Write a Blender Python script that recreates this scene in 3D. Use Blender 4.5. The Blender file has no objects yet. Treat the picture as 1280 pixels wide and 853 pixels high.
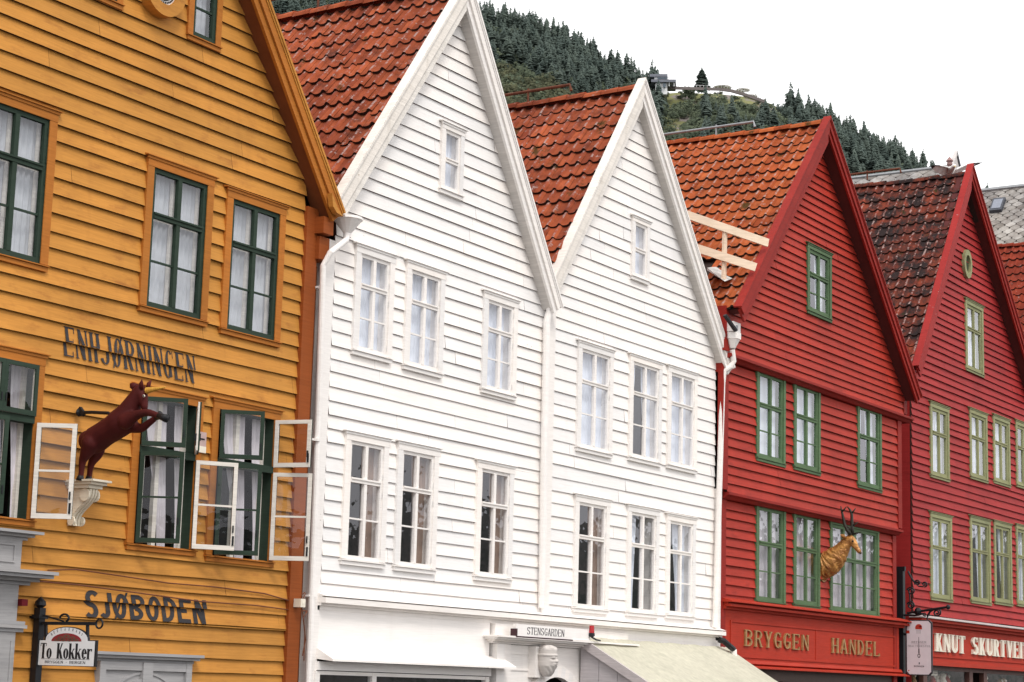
import bpy, bmesh, math, random
import numpy as np
from mathutils import Vector, Matrix, Euler
sc = bpy.context.scene
col = sc.collection
R = math.radians
# ------------------------------------------------------------------ camera model (calibrated from vanishing points)
F, YAW, PIT, ROLL, D, CZ = 2450.0, R(57.5), R(10.0), R(1.6), 16.5, 1.7
_cy, _sy, _cp, _sp = math.cos(YAW), math.sin(YAW), math.cos(PIT), math.sin(PIT)
FWD = Vector((_sy*_cp, _cy*_cp, _sp)); _r = Vector((_cy, -_sy, 0)); _u = _r.cross(FWD)
RGT = _r*math.cos(ROLL) + _u*math.sin(ROLL); UPV = _u*math.cos(ROLL) - _r*math.sin(ROLL)
def ray(x, y): return FWD*F + RGT*(x-640) + UPV*(426.5-y)
def at(x, y, Y=D):            # facade-plane point seen at a measured position -> (X, Z)
    d = ray(x, y); t = Y/d.y
    return d.x*t, CZ+d.z*t
def at3(x, y, Y=D):
    X, Z = at(x, y, Y); return Vector((X, Y, Z))
def atx(x, y, X):             # same on a plane of constant X -> point
    d = ray(x, y); t = X/d.x
    return Vector((X, d.y*t, CZ+d.z*t))
def rect(q, Y=D):
    p = [at(a, b, Y) for a, b in q]
    return ((p[0][0]+p[3][0])/2, (p[1][0]+p[2][0])/2, (p[2][1]+p[3][1])/2, (p[0][1]+p[1][1])/2)
# ------------------------------------------------------------------ materials
MATS = {}
def nmat(name):
    m = bpy.data.materials.new(name); m.use_nodes = True
    nt = m.node_tree; nt.nodes.clear()
    o = nt.nodes.new('ShaderNodeOutputMaterial'); b = nt.nodes.new('ShaderNodeBsdfPrincipled')
    nt.links.new(b.outputs[0], o.inputs[0]); MATS[name] = m
    return m, nt, b
def N(nt, t, **k):
    n = nt.nodes.new(t)
    for a, v in k.items():
        if a.startswith('i_'):
            key = a[2:]; key = int(key) if key.isdigit() else key.replace('_', ' ')
            n.inputs[key].default_value = v
        else: setattr(n, a, v)
    return n
def L(nt, a, b): nt.links.new(a, b)
def coords(nt, sx=1, sy=1, sz=1):
    tc = N(nt, 'ShaderNodeTexCoord'); mp = N(nt, 'ShaderNodeMapping'); mp.inputs['Scale'].default_value = (sx, sy, sz)
    L(nt, tc.outputs['Object'], mp.inputs[0]); return mp.outputs[0]
def noise(nt, scale, detail=4, sx=1, sy=1, sz=1, rough=.55):
    n = N(nt, 'ShaderNodeTexNoise'); n.inputs['Scale'].default_value = scale; n.inputs['Detail'].default_value = detail
    n.inputs['Roughness'].default_value = rough
    L(nt, coords(nt, sx, sy, sz), n.inputs['Vector']); return n.outputs['Fac']
def ramp(nt, src, p0, p1, c0=(0,0,0,1), c1=(1,1,1,1)):
    r = N(nt, 'ShaderNodeValToRGB'); e = r.color_ramp.elements
    e[0].position, e[1].position = p0, p1; e[0].color, e[1].color = c0, c1
    L(nt, src, r.inputs[0]); return r.outputs[0]
def mix(nt, f, a, b, mode='MIX'):
    m = N(nt, 'ShaderNodeMix', data_type='RGBA', blend_type=mode)
    def put(s, v):
        if hasattr(v, 'is_linked') or hasattr(v, 'links'): L(nt, v, s)
        else: s.default_value = v
    put(m.inputs[0], f); put(m.inputs[6], a); put(m.inputs[7], b)
    return m.outputs[2]
def c4(c): return (c[0], c[1], c[2], 1)
def mul(c, k): return tuple(min(1, v*k) for v in c[:3])
def attr(nt, n='tint'):
    a = N(nt, 'ShaderNodeAttribute'); a.attribute_name = n; return a.outputs['Fac']
def bump(nt, b, h, strength=.3, dist=.01):
    n = N(nt, 'ShaderNodeBump'); n.inputs['Strength'].default_value = strength; n.inputs['Distance'].default_value = dist
    L(nt, h, n.inputs['Height']); L(nt, n.outputs[0], b.inputs['Normal'])
def paint(name, base, dirt=(.12,.08,.05), dirt_amt=.35, var=.14, rough=.55, grain=(.7,1,16), chips=0, chipcol=(.5,.48,.45), streak=.25, gd=.86):
    m, nt, b = nmat(name)
    big = noise(nt, .7, 4); fine = noise(nt, 3.0, 5, *grain)
    col_ = mix(nt, ramp(nt, big, .3, .7), c4(mul(base, 1-var)), c4(mul(base, 1+var)))
    col_ = mix(nt, ramp(nt, attr(nt), 0, 1), col_, mix(nt, 1.0, col_, (1.17, 1.12, 1.07, 1), 'MULTIPLY'))
    g = ramp(nt, fine, .38, .75, (gd,gd,gd,1), (1.05,1.05,1.05,1))
    col_ = mix(nt, 1.0, col_, g, 'MULTIPLY')
    st = ramp(nt, noise(nt, 2.2, 3, 2.2, 2.2, .28), .56, .8)     # rain streaks run down
    sp = ramp(nt, noise(nt, 2.6, 7, .8, 1, 2.2, .65), .55, .80)
    f1 = N(nt, 'ShaderNodeMath', operation='MULTIPLY'); L(nt, st, f1.inputs[0]); f1.inputs[1].default_value = streak*dirt_amt
    col_ = mix(nt, f1.outputs[0], col_, c4(dirt))
    f2 = N(nt, 'ShaderNodeMath', operation='MULTIPLY'); L(nt, sp, f2.inputs[0]); f2.inputs[1].default_value = dirt_amt
    col_ = mix(nt, f2.outputs[0], col_, c4(dirt))
    if chips:
        ch = ramp(nt, noise(nt, 5.5, 8, .8, 1, 1.6, .7), .70-.03*chips, .725-.03*chips)
        col_ = mix(nt, ch, col_, c4(chipcol))
    L(nt, col_, b.inputs['Base Color'])
    b.inputs['Roughness'].default_value = max(rough, .62); b.inputs['Specular IOR Level'].default_value = .12
    bump(nt, b, fine, .35, .006)
    return m
def plain(name, c, rough=.6, metal=0, var=.12, scale=6, spec=.3, bmp=.15):
    m, nt, b = nmat(name)
    n = noise(nt, scale, 5)
    L(nt, mix(nt, ramp(nt, n, .3, .7), c4(mul(c, 1-var)), c4(mul(c, 1+var))), b.inputs['Base Color'])
    b.inputs['Roughness'].default_value = rough; b.inputs['Metallic'].default_value = metal; b.inputs['Specular IOR Level'].default_value = spec
    if bmp: bump(nt, b, n, bmp, .01)
    return m
YEL = paint('ochre_paint', (.53,.24,.050), (.24,.075,.02), .72, .13)
YTRIM = paint('ochre_trim_paint', (.43,.155,.028), (.20,.06,.018), .45, .12)
RUST = paint('rust_orange_paint', (.28,.072,.017), (.15,.04,.015), .4, .12)
WHT = paint('white_paint', (.84,.825,.815), (.50,.42,.38), .15, .02, chips=.35, chipcol=(.36,.31,.28), streak=.5, gd=.965)
WTRIM = paint('white_trim_paint', (.82,.80,.785), (.46,.38,.33), .22, .03, chips=.3, chipcol=(.40,.35,.31), streak=.6, gd=.95)
WOFD = paint('grimy_white_paint', (.50,.47,.47), (.22,.19,.18), .5, .1, chips=.8, chipcol=(.20,.10,.09))
WOFF = paint('weathered_white_paint', (.78,.75,.71), (.33,.27,.20), .38, .06, chips=.9, chipcol=(.38,.31,.23), streak=.8)
RED = paint('red_paint', (.375,.036,.023), (.13,.014,.011), .6, .15)
RED2 = paint('crimson_paint', (.335,.028,.028), (.12,.012,.013), .6, .13, chips=.3, chipcol=(.10,.02,.02))
REDT = paint('red_trim_paint', (.27,.022,.016), (.09,.012,.012), .5, .14)
REDW = paint('flaking_red_trim_paint', (.31,.026,.024), (.11,.014,.014), .5, .14, chips=1.3, chipcol=(.55,.46,.44))
SIGNR = paint('sign_red_paint', (.41,.038,.020), (.18,.02,.012), .3, .08)
GRND = paint('green_trim_paint', (.10,.165,.085), (.03,.07,.03), .4, .12)
GRNY = paint('dark_green_sash_paint', (.030,.050,.036), (.012,.025,.015), .4, .12)
GRNO = paint('olive_green_paint', (.28,.29,.155), (.10,.09,.03), .4, .14)
GREY = paint('grey_door_paint', (.36,.36,.37), (.17,.17,.18), .35, .06)
GREYW = paint('pale_grey_paint', (.60,.58,.58), (.3,.29,.29), .3, .06)
UND = plain('board_underside_shade', (.060,.022,.018), .9, bmp=0)  # dark colour paints the shadow line under each board lip
UNDW = plain('white_board_underside_shade', (.095,.042,.036), .9, bmp=0)  # same painted shadow line, for the white boards
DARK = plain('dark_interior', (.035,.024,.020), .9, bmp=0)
DARKB = plain('dark_underlay_and_lip_shade', (.035,.022,.018), .9, bmp=0)  # roof underlay, and painted shade on the tile lips
IRON = plain('black_iron', (.012,.013,.016), .45, .3, spec=.4)
RUSTY = plain('rusty_iron', (.13,.045,.025), .8, .2, .35, 9)
STEEL = plain('galvanised_steel', (.30,.31,.32), .5, .6)
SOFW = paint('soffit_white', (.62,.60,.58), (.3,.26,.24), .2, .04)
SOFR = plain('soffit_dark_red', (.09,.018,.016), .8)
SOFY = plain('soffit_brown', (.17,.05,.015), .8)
LETY = paint('painted_letter_black', (.045,.042,.046), (.16,.09,.04), .35, .2)
CURT = plain('curtain_white', (.80,.84,.92), .9, var=.06, bmp=0)
CURTY = plain('curtain_grey', (.52,.54,.57), .9, var=.1, bmp=0)
CURTG = plain('curtain_cream', (.32,.22,.17), .9, var=.15, bmp=0)
CURTP = plain('curtain_lilac', (.66,.62,.66), .9, var=.1, bmp=0)
INW = paint('inner_sash_white', (.74,.71,.66), (.3,.25,.2), .3, .05)
BLK = plain('black_paint', (.012,.012,.014), .5)
BONE = plain('ivory_paint', (.80,.74,.62), .5, var=.05)
GOLDL = plain('gilded_letter', (.40,.24,.10), .45, .35, .3, 12)
GOLD = None
def glassmat(name, tint=(1,1,1), rough=0.0, wav=.5, gain=1.0):
    m = bpy.data.materials.new(name); m.use_nodes = True; nt = m.node_tree; nt.nodes.clear()
    o = N(nt, 'ShaderNodeOutputMaterial'); tr = N(nt, 'ShaderNodeBsdfTransparent'); tr.inputs[0].default_value = c4(tint)
    g = N(nt, 'ShaderNodeBsdfGlossy'); g.inputs['Roughness'].default_value = rough; g.inputs['Color'].default_value = (.95,.95,1,1)
    fr = N(nt, 'ShaderNodeFresnel'); ge = N(nt, 'ShaderNodeNewGeometry'); io = N(nt, 'ShaderNodeMath', operation='MULTIPLY_ADD'); L(nt, ge.outputs['Backfacing'], io.inputs[0]); io.inputs[1].default_value = 1/1.5-1.5; io.inputs[2].default_value = 1.5; L(nt, io.outputs[0], fr.inputs[0])
    bp = N(nt, 'ShaderNodeBump'); bp.inputs['Strength'].default_value = wav; bp.inputs['Distance'].default_value = .012
    L(nt, noise(nt, 3.2, 2), bp.inputs['Height']); L(nt, bp.outputs[0], g.inputs['Normal'])
    mt = N(nt, 'ShaderNodeMath', operation='MULTIPLY'); mt.inputs[1].default_value = gain; L(nt, fr.outputs[0], mt.inputs[0])
    ms = N(nt, 'ShaderNodeMixShader'); L(nt, mt.outputs[0], ms.inputs[0]); L(nt, tr.outputs[0], ms.inputs[1]); L(nt, g.outputs[0], ms.inputs[2])
    L(nt, ms.outputs[0], o.inputs[0]); MATS[name] = m; return m
GLASS = glassmat('old_window_glass', (.94,.95,.96), gain=1.6)
GLASSC = glassmat('clear_casement_glass', (.90,.91,.91), gain=.95, wav=.25)
def tilemat(name, c_lo, c_hi, moss=.25, lichen=.3, grime=.2):
    m, nt, b = nmat(name)
    t = attr(nt)
    c = mix(nt, t, c4(c_lo), c4(c_hi))
    n1 = noise(nt, 5, 6)
    c = mix(nt, ramp(nt, noise(nt, .55, 3), .35, .65), c, mix(nt, 1.0, c, (.72,.74,.80,1), 'MULTIPLY'))
    c = mix(nt, ramp(nt, n1, .35, .72), c, mix(nt, 1.0, c, (.62,.58,.56,1), 'MULTIPLY'))
    gr = ramp(nt, noise(nt, 2.0, 8, 1, 1, 1, .72), .62-.28*grime, .72-.16*grime)
    gm = N(nt, 'ShaderNodeMath', operation='MULTIPLY'); L(nt, gr, gm.inputs[0]); gm.inputs[1].default_value = min(1, .5+grime*.5)
    c = mix(nt, gm.outputs[0], c, (.030,.022,.022,1))
    li = ramp(nt, noise(nt, 9, 6, 1, 1, 1, .7), .66-.10*lichen, .70-.08*lichen)
    lm = N(nt, 'ShaderNodeMath', operation='MULTIPLY'); L(nt, li, lm.inputs[0]); lm.inputs[1].default_value = .75
    c = mix(nt, lm.outputs[0], c, (.36,.27,.25,1))
    mo = ramp(nt, noise(nt, 1.7, 7, 1, 1, 1, .68), .66-.12*moss, .72-.10*moss)
    mm = N(nt, 'ShaderNodeMath', operation='MULTIPLY'); L(nt, mo, mm.inputs[0]); mm.inputs[1].default_value = .85
    c = mix(nt, mm.outputs[0], c, (.035,.035,.012,1))
    L(nt, c, b.inputs['Base Color']); b.inputs['Roughness'].default_value = .95; b.inputs['Specular IOR Level'].default_value = .06
    bump(nt, b, noise(nt, 30, 5), .5, .008)
    return m
TILE = tilemat('weathered_clay_tile', (.23,.056,.030), (.49,.125,.052), .55, .5, .28)
TILE2 = tilemat('bright_clay_tile', (.34,.070,.026), (.54,.145,.048), .35, .4, .16)
TILE3 = tilemat('sooty_clay_tile', (.20,.046,.030), (.38,.085,.042), .4, .35, 1.0)
SLATE = tilemat('grey_slate', (.22,.20,.18), (.46,.44,.41), .1, .5, .1)
# ------------------------------------------------------------------ mesh collector
class MB:
    def __init__(s): s.v = []; s.f = []; s.m = []; s.t = []
    def add(s, pts, faces, mi=0, tint=.5):
        b = len(s.v); s.v += [tuple(p) for p in pts]
        for f in faces: s.f.append(tuple(b+i for i in f)); s.m.append(mi); s.t.append(tint)
    def quad(s, a, b, c, d, mi=0, tint=.5): s.add((a, b, c, d), ((0,1,2,3),), mi, tint)
    def box(s, x0, x1, y0, y1, z0, z1, mi=0, tint=.5):
        s.add([(x0,y0,z0),(x1,y0,z0),(x1,y1,z0),(x0,y1,z0),(x0,y0,z1),(x1,y0,z1),(x1,y1,z1),(x0,y1,z1)],
              [(0,1,5,4),(1,2,6,5),(2,3,7,6),(3,0,4,7),(4,5,6,7),(3,2,1,0)], mi, tint)
    def hexa(s, p, mi=0, tint=.5):   # 8 points: bottom ring then top ring
        s.add(p, [(0,1,5,4),(1,2,6,5),(2,3,7,6),(3,0,4,7),(4,5,6,7),(3,2,1,0)], mi, tint)
    def prism(s, poly, y0, y1, mi=0, tint=.5):  # polygon in XZ extruded along Y
        n = len(poly)
        s.add([(x,y0,z) for x, z in poly]+[(x,y1,z) for x, z in poly],
              [tuple(range(n)), tuple(range(2*n-1, n-1, -1))]+[(i, n+i, n+(i+1) % n, (i+1) % n) for i in range(n)], mi, tint)
    def prof(s, poly, x0, x1, mi=0, tint=.5):   # polygon in YZ extruded along X
        n = len(poly)
        s.add([(x0,y,z) for y, z in poly]+[(x1,y,z) for y, z in poly],
              [tuple(range(n)), tuple(range(2*n-1, n-1, -1))]+[(i, n+i, n+(i+1) % n, (i+1) % n) for i in range(n)], mi, tint)
    def bar(s, a, b, w, h, mi=0, tint=.5, up=(0,0,1)):
        a, b = Vector(a), Vector(b); d = (b-a).normalized(); up = Vector(up)
        sd = d.cross(up)
        if sd.length < 1e-4: sd = d.cross(Vector((1,0,0)))
        sd.normalize(); u = sd.cross(d)
        q = [(-1,-1),(1,-1),(1,1),(-1,1)]
        s.hexa([a+sd*(i*w/2)+u*(j*h/2) for i, j in q]+[b+sd*(i*w/2)+u*(j*h/2) for i, j in q], mi, tint)
    def tube(s, pts, r, n=8, mi=0, cap=True, tint=.5):
        pts = [Vector(p) for p in pts]; rs = r if isinstance(r, (list, tuple)) else [r]*len(pts)
        rings = []; pu = None
        for i, p in enumerate(pts):
            d = (pts[min(i+1, len(pts)-1)]-pts[max(i-1, 0)]).normalized()
            u = pu if pu is not None else Vector((0,0,1))
            sd = d.cross(u)
            if sd.length < 1e-3: sd = d.cross(Vector((1,0,0)))
            sd.normalize(); u = sd.cross(d).normalized(); pu = u
            rings.append([p+(sd*math.cos(2*math.pi*k/n)+u*math.sin(2*math.pi*k/n))*rs[i] for k in range(n)])
        fs = []
        for i in range(len(pts)-1):
            for k in range(n):
                fs.append((i*n+k, i*n+(k+1) % n, (i+1)*n+(k+1) % n, (i+1)*n+k))
        if cap: fs += [tuple(range(n-1, -1, -1)), tuple((len(pts)-1)*n+k for k in range(n))]
        s.add([p for r_ in rings for p in r_], fs, mi, tint)
    def lathe(s, prof, c, n=16, mi=0, tint=.5):  # (r, z) profile round vertical axis
        pts = []; fs = []
        for r, z in prof:
            for k in range(n): pts.append((c[0]+r*math.cos(2*math.pi*k/n), c[1]+r*math.sin(2*math.pi*k/n), c[2]+z))
        for i in range(len(prof)-1):
            for k in range(n): fs.append((i*n+k, i*n+(k+1) % n, (i+1)*n+(k+1) % n, (i+1)*n+k))
        s.add(pts, fs, mi, tint)
    def ball(s, c, r, n=10, m=7, mi=0, tint=.5):
        rx, ry, rz = r if isinstance(r, (tuple, list)) else (r, r, r); pts = []; fs = []
        for i in range(m+1):
            a = math.pi*i/m
            for k in range(n):
                b = 2*math.pi*k/n; pts.append((c[0]+rx*math.sin(a)*math.cos(b), c[1]+ry*math.sin(a)*math.sin(b), c[2]+rz*math.cos(a)))
        for i in range(m):
            for k in range(n): fs.append((i*n+k, (i+1)*n+k, (i+1)*n+(k+1) % n, i*n+(k+1) % n))
        s.add(pts, fs, mi, tint)
    def build(s, name, mats, parent=None, smooth=False, base=None):
        base = Vector(base) if base is not None else (Vector(parent['_b']) if parent is not None and '_b' in parent else Vector((0,0,0)))
        me = bpy.data.meshes.new(name)
        me.from_pydata([(x-base.x, y-base.y, z-base.z) for x, y, z in s.v], [], s.f)
        for m in (mats if isinstance(mats, (list, tuple)) else [mats]): me.materials.append(m)
        me.polygons.foreach_set('material_index', s.m)
        a = me.attributes.new('tint', 'FLOAT', 'FACE'); a.data.foreach_set('value', s.t)
        if smooth: me.polygons.foreach_set('use_smooth', [True]*len(s.f))
        me.validate(); me.update()
        o = bpy.data.objects.new(name, me); col.objects.link(o)
        if parent is not None:
            o.parent = parent; o['_b'] = tuple(base)
        else: o.location = base
        return o
def tag(o, label=None, cat=None, group=None, kind=None):
    if label: o['label'] = label
    if cat: o['category'] = cat
    if group: o['group'] = group
    if kind: o['kind'] = kind
    return o
def thing(name, loc, label, cat, group=None):
    o = bpy.data.objects.new(name, None); col.objects.link(o); o.location = loc; o['_b'] = tuple(loc); o.empty_display_size = .3
    return tag(o, label, cat, group)
def wave(x, k, amp=.007): return amp*(math.sin(x*.9+k*1.7)+.6*math.sin(x*2.3+k*2.9))
# ------------------------------------------------------------------ clapboard cladding
def course_list(z0, z1, h, seed):
    r = random.Random(seed); z = z0; out = []
    while z < z1-.01:
        hh = h*(1+r.uniform(-.07, .07)); out.append((z, min(z+hh, z1))); z += hh
    return out
def clad(mb, xlim, courses, holes, Y, lip, seed, amp=.006, minw=.03):
    rng = random.Random(seed)
    for ci, (zb, zt) in enumerate(courses):
        cuts = [zb, zt]
        for hx0, hx1, hz0, hz1 in holes:
            for z in (hz0, hz1):
                if zb+.004 < z < zt-.004: cuts.append(z)
        cuts.sort()
        xs_joint = []; x = xlim(zb)[0]+rng.uniform(.6, 3.5)
        while x < xlim(zb)[1]: xs_joint.append(x); x += rng.uniform(2.6, 6.5)
        jit = {}
        lipc = lip*(1+rng.uniform(-.12, .12))
        for a, b in zip(cuts[:-1], cuts[1:]):
            mid = (a+b)/2
            la, ra = xlim(a); lb, rb = xlim(b)
            iv = [(min(la, lb), max(ra, rb))]
            for hx0, hx1, hz0, hz1 in holes:
                if hz0 < mid < hz1:
                    nv = []
                    for p, q in iv:
                        if hx1 <= p or hx0 >= q: nv.append((p, q))
                        else:
                            if hx0 > p: nv.append((p, hx0))
                            if hx1 < q: nv.append((hx1, q))
                    iv = nv
            for p, q in iv:
                if q-p < minw: continue
                js = [p]+[j for j in xs_joint if p+.08 < j < q-.08]+[q]
                for k in range(len(js)-1):
                    e0, e1 = js[k], js[k+1]
                    key = sum(1 for j in xs_joint if j <= e0+1e-6)
                    if key not in jit: jit[key] = (rng.uniform(-.004, .004), rng.random(), rng.uniform(-.002, .002))
                    dl, tint, dz = jit[key]
                    g = .0016
                    s0 = e0+(g if k > 0 else 0); s1 = e1-(g if k < len(js)-2 else 0)
                    n = max(1, int((s1-s0)/.9))
                    def yoff(z): return Y-(lipc+dl)*(1-(z-zb)/(zt-zb))
                    prev = None
                    for i in range(n+1):
                        xx = s0+(s1-s0)*i/n
                        xa = min(max(xx, la), ra); xb = min(max(xx, lb), rb)
                        za = a+((wave(xx, ci, amp)+dz) if a == zb else 0)
                        zz = b+.012 if b == zt else b
                        cur = ((xa, yoff(a), za), (xb, yoff(b), zz), (xa, Y+.012, za+.006))
                        if prev:
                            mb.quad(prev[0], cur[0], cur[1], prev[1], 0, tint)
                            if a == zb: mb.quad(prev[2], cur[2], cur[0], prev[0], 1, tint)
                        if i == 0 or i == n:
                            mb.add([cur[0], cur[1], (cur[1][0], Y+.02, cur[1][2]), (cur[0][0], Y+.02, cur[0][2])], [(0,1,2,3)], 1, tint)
                        prev = cur
# ------------------------------------------------------------------ windows
SILLZ = .06
def curtain(mb, x0, x1, z0, z1, y, amp, seed, x0b=None, x1b=None, fold=.085):
    r = random.Random(seed); ph = r.uniform(0, 6); n = max(4, int((x1-x0)/fold*5))
    x0b = x0 if x0b is None else x0b; x1b = x1 if x1b is None else x1b
    m = 5; pts = []; fs = []
    for j in range(m+1):
        t = j/m; tt = t*t*(3-2*t)
        for i in range(n+1):
            s = i/n
            xx = (x0+(x1-x0)*s)*(1-tt)+(x0b+(x1b-x0b)*s)*tt
            yy = y+amp*math.sin(2*math.pi*(x1-x0)*s/fold+ph+.5*math.sin(s*9+ph))*(.7+.3*math.sin(t*3+ph))
            pts.append((xx, yy, z1+(z0-z1)*t))
    for j in range(m):
        for i in range(n): fs.append((j*(n+1)+i, j*(n+1)+i+1, (j+1)*(n+1)+i+1, (j+1)*(n+1)+i))
    mb.add(pts, fs, 0)
def window(house, r, Y, st, cols=2, up=.34, munt=True, curt='full', seed=1, open_=False, label=None, header=True, lip=.045, undermat=None):
    """one window: casing boards (this object), sash, panes, sill and curtains below it"""
    x0, x1, z0, z1 = r; rng = random.Random(seed)
    cw = st['cw']; yo = Y-lip-.010
    w = MB()
    dx = rng.uniform(-.006, .006)
    zs = z0+SILLZ
    w.box(x0, x0+cw, yo, Y+.03, zs, z1-cw, 0, rng.random()); w.box(x1-cw, x1, yo, Y+.03, zs, z1-cw, 0, rng.random())
    w.box(x0, x1, yo-.004, Y+.03, z1-cw, z1, 0, rng.random())
    for xa, xb in ((x0+cw-.012, x0+cw+.004), (x1-cw-.004, x1-cw+.012)):   # jamb linings
        w.box(xa, xb, yo+.012, Y+.26, zs, z1-cw+.002, 1)
    w.box(x0+cw-.01, x1-cw+.01, yo+.014, Y+.26, z1-cw-.006, z1-cw+.010, 1)
    w.box(x0+cw-.01, x1-cw+.01, Y+.03, Y+.26, zs-.012, zs+.004, 1)
    if header:
        hz = z1
        p = [(yo-.034, hz+.004), (yo-.034, hz+.014), (Y+.01, hz+.040), (Y+.01, hz+.004)]
        w.prof(p, x0-.05, x1+.05, 0, .5)
        w.box(x0-.02, x1+.02, yo-.016, yo+.0, hz-.03, hz+.003, 0, .3)
    o = w.build('window', [st['case'], st['jamb']], house)
    if label: o['label'] = label
    s = MB()
    s.prof([(yo-.026, z0+.036), (yo-.026, zs-.012), (Y+.02, zs+.006), (Y+.02, z0+.03)], x0-.012, x1+.012, 0, .6)
    s.box(x0, x1, yo-.006, Y+.0, z0-.02, z0+.03, 0, .3)
    s.build('sill', [st['sill']], o)
    # sash
    ax0, ax1, az0, az1 = x0+cw, x1-cw, zs, z1-cw
    fw = st.get('fw', .048); y0, y1 = yo+.022, yo+.075
    f = MB(); g = MB()
    tw = st.get('tw', .062)
    zt = az1-(az1-az0)*up
    if not open_:
        f.box(ax0, ax0+fw, y0, y1, az0, az1, 0, .5); f.box(ax1-fw, ax1, y0, y1, az0, az1, 0, .4)
        f.box(ax0+fw, ax1-fw, y0+.001, y1, az0, az0+fw*1.15, 0, .5); f.box(ax0+fw, ax1-fw, y0+.001, y1, az1-fw, az1, 0, .5)
        f.box(ax0+fw, ax1-fw, y0-.012, y1-.003, zt-tw/2, zt+tw/2, 0, .6)
        f.box(ax0+fw, ax1-fw, y0-.028, y0-.010, zt+tw*.12, zt+tw*.42, 0, .6)
        cwid = (ax1-ax0-2*fw)/cols
        for k in range(1, cols):
            xc = ax0+fw+cwid*k; mw = tw*(1.5 if cols == 4 and k == 2 else .92)
            for a, b in ((az0+fw*1.1, zt-tw/2), (zt+tw/2, az1-fw)): f.box(xc-mw/2, xc+mw/2, y0-.006, y1-.004, a, b, 0, .6)
        zm = az0+fw+(zt-tw/2-az0-fw)*.5+rng.uniform(-.01, .01)
        for k in range(cols):
            a, b = ax0+fw+cwid*k+(tw*.45 if k else 0), ax0+fw+cwid*(k+1)-(tw*.45 if k < cols-1 else 0)
            if munt: f.box(a, b, y0+.014, y1-.012, zm-.012, zm+.012, 0, .5)
            # hinges
            for zz in (az0+.12, zt-.16, zt+.1, az1-.14):
                if k in (0, cols-1):
                    xx = ax0+.004 if k == 0 else ax1-.004
                    f.box(xx-.012, xx+.012, y0-.010, y0+.004, zz-.04, zz+.04, 0, .1)
        for k in range(cols):                                   # every pane slightly out of true, as old glass is
            a, b = ax0+fw+cwid*k, ax0+fw+cwid*(k+1)
            zz = [az0+fw, zm, zt-tw/2] if munt else [az0+fw, zt-tw/2]
            zz = list(zip(zz[:-1], zz[1:]))+[(zt+tw/2, az1-fw)]
            for p, q in zz:
                e = [rng.uniform(-.004, .004) for _ in range(4)]; yg = (y0+y1)/2+.004
                g.quad((a, yg+e[0], p), (b, yg+e[1], p), (b, yg+e[2], q), (a, yg+e[3], q))
    if f.v:
        f.build('sash', [st['sash']], o); g.build('pane', [GLASS], o)
    # inner secondary sash, seen behind the glass
    c = MB(); yc = Y+.125
    cx0, cx1 = ax0-.04, ax1+.04; wd = cx1-cx0; cm = CURT
    if curt == 'full':
        curtain(c, cx0, cx1, az0-.02, az1+.02, yc, .022, seed)
    elif curt == 'sides':
        curtain(c, cx0, cx0+wd*.42, az0-.02, az1+.02, yc, .02, seed, cx0, cx0+wd*rng.uniform(.16, .38))
        curtain(c, cx1-wd*.42, cx1, az0-.02, az1+.02, yc, .02, seed+7, cx1-wd*rng.uniform(.16, .38), cx1)
    elif curt == 'right':
        curtain(c, cx0+wd*.45, cx1, az0-.02, az1+.02, yc, .02, seed, cx0+wd*.62, cx1)
    elif curt == 'left':
        curtain(c, cx0, cx0+wd*.5, az0-.02, az1+.02, yc, .02, seed, cx0, cx0+wd*.38)
    elif curt == 'half':
        curtain(c, cx0, cx1, az0-.02, az0+(az1-az0)*.52, yc, .02, seed)
        curtain(c, cx0, cx0+wd*.3, az0-.02, az1+.02, yc+.05, .02, seed+3, cx0, cx0+wd*.2)
    elif curt == 'cream':
        cm = CURTG
        curtain(c, cx0, cx0+wd*.35, az0-.02, az1+.02, yc, .025, seed, cx0, cx0+wd*.22)
        curtain(c, cx1-wd*.4, cx1, az0-.02, az1+.02, yc, .025, seed+5, cx1-wd*.26, cx1)
    elif curt == 'drape':
        cm = CURTP
        curtain(c, cx0+wd*.30, cx0+wd*.66, az0-.02, az1+.02, yc+.02, .02, seed, cx0+wd*.60, cx0+wd*.74); curtain(c, cx1-wd*.22, cx1, az0-.02, az1+.02, yc+.02, .02, seed+3, cx1-wd*.1, cx1)
    elif curt == 'lilac':
        cm = CURTP
        curtain(c, cx0, cx1, az0-.02, az1+.02, yc, .03, seed, fold=.12)
    if st.get('curt_mat') and cm is CURT: cm = st['curt_mat']
    if c.v: c.build('curtain', [cm], o, smooth=True)
    if st.get('inner') and not open_:
        q = MB(); yi = Y+.075
        for xx in (ax0, ax0+(ax1-ax0)/2-.03, ax1-.055):
            q.box(xx, xx+.058, yi, yi+.03, az0, az1)
        q.box(ax0, ax1, yi+.002, yi+.028, zt-.03, zt+.03); q.box(ax0, ax1, yi+.002, yi+.028, az0, az0+.05)
        q.build('inner_sash', [INW], o)
    return o, (ax0, ax1, az0, az1, zt)
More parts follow.
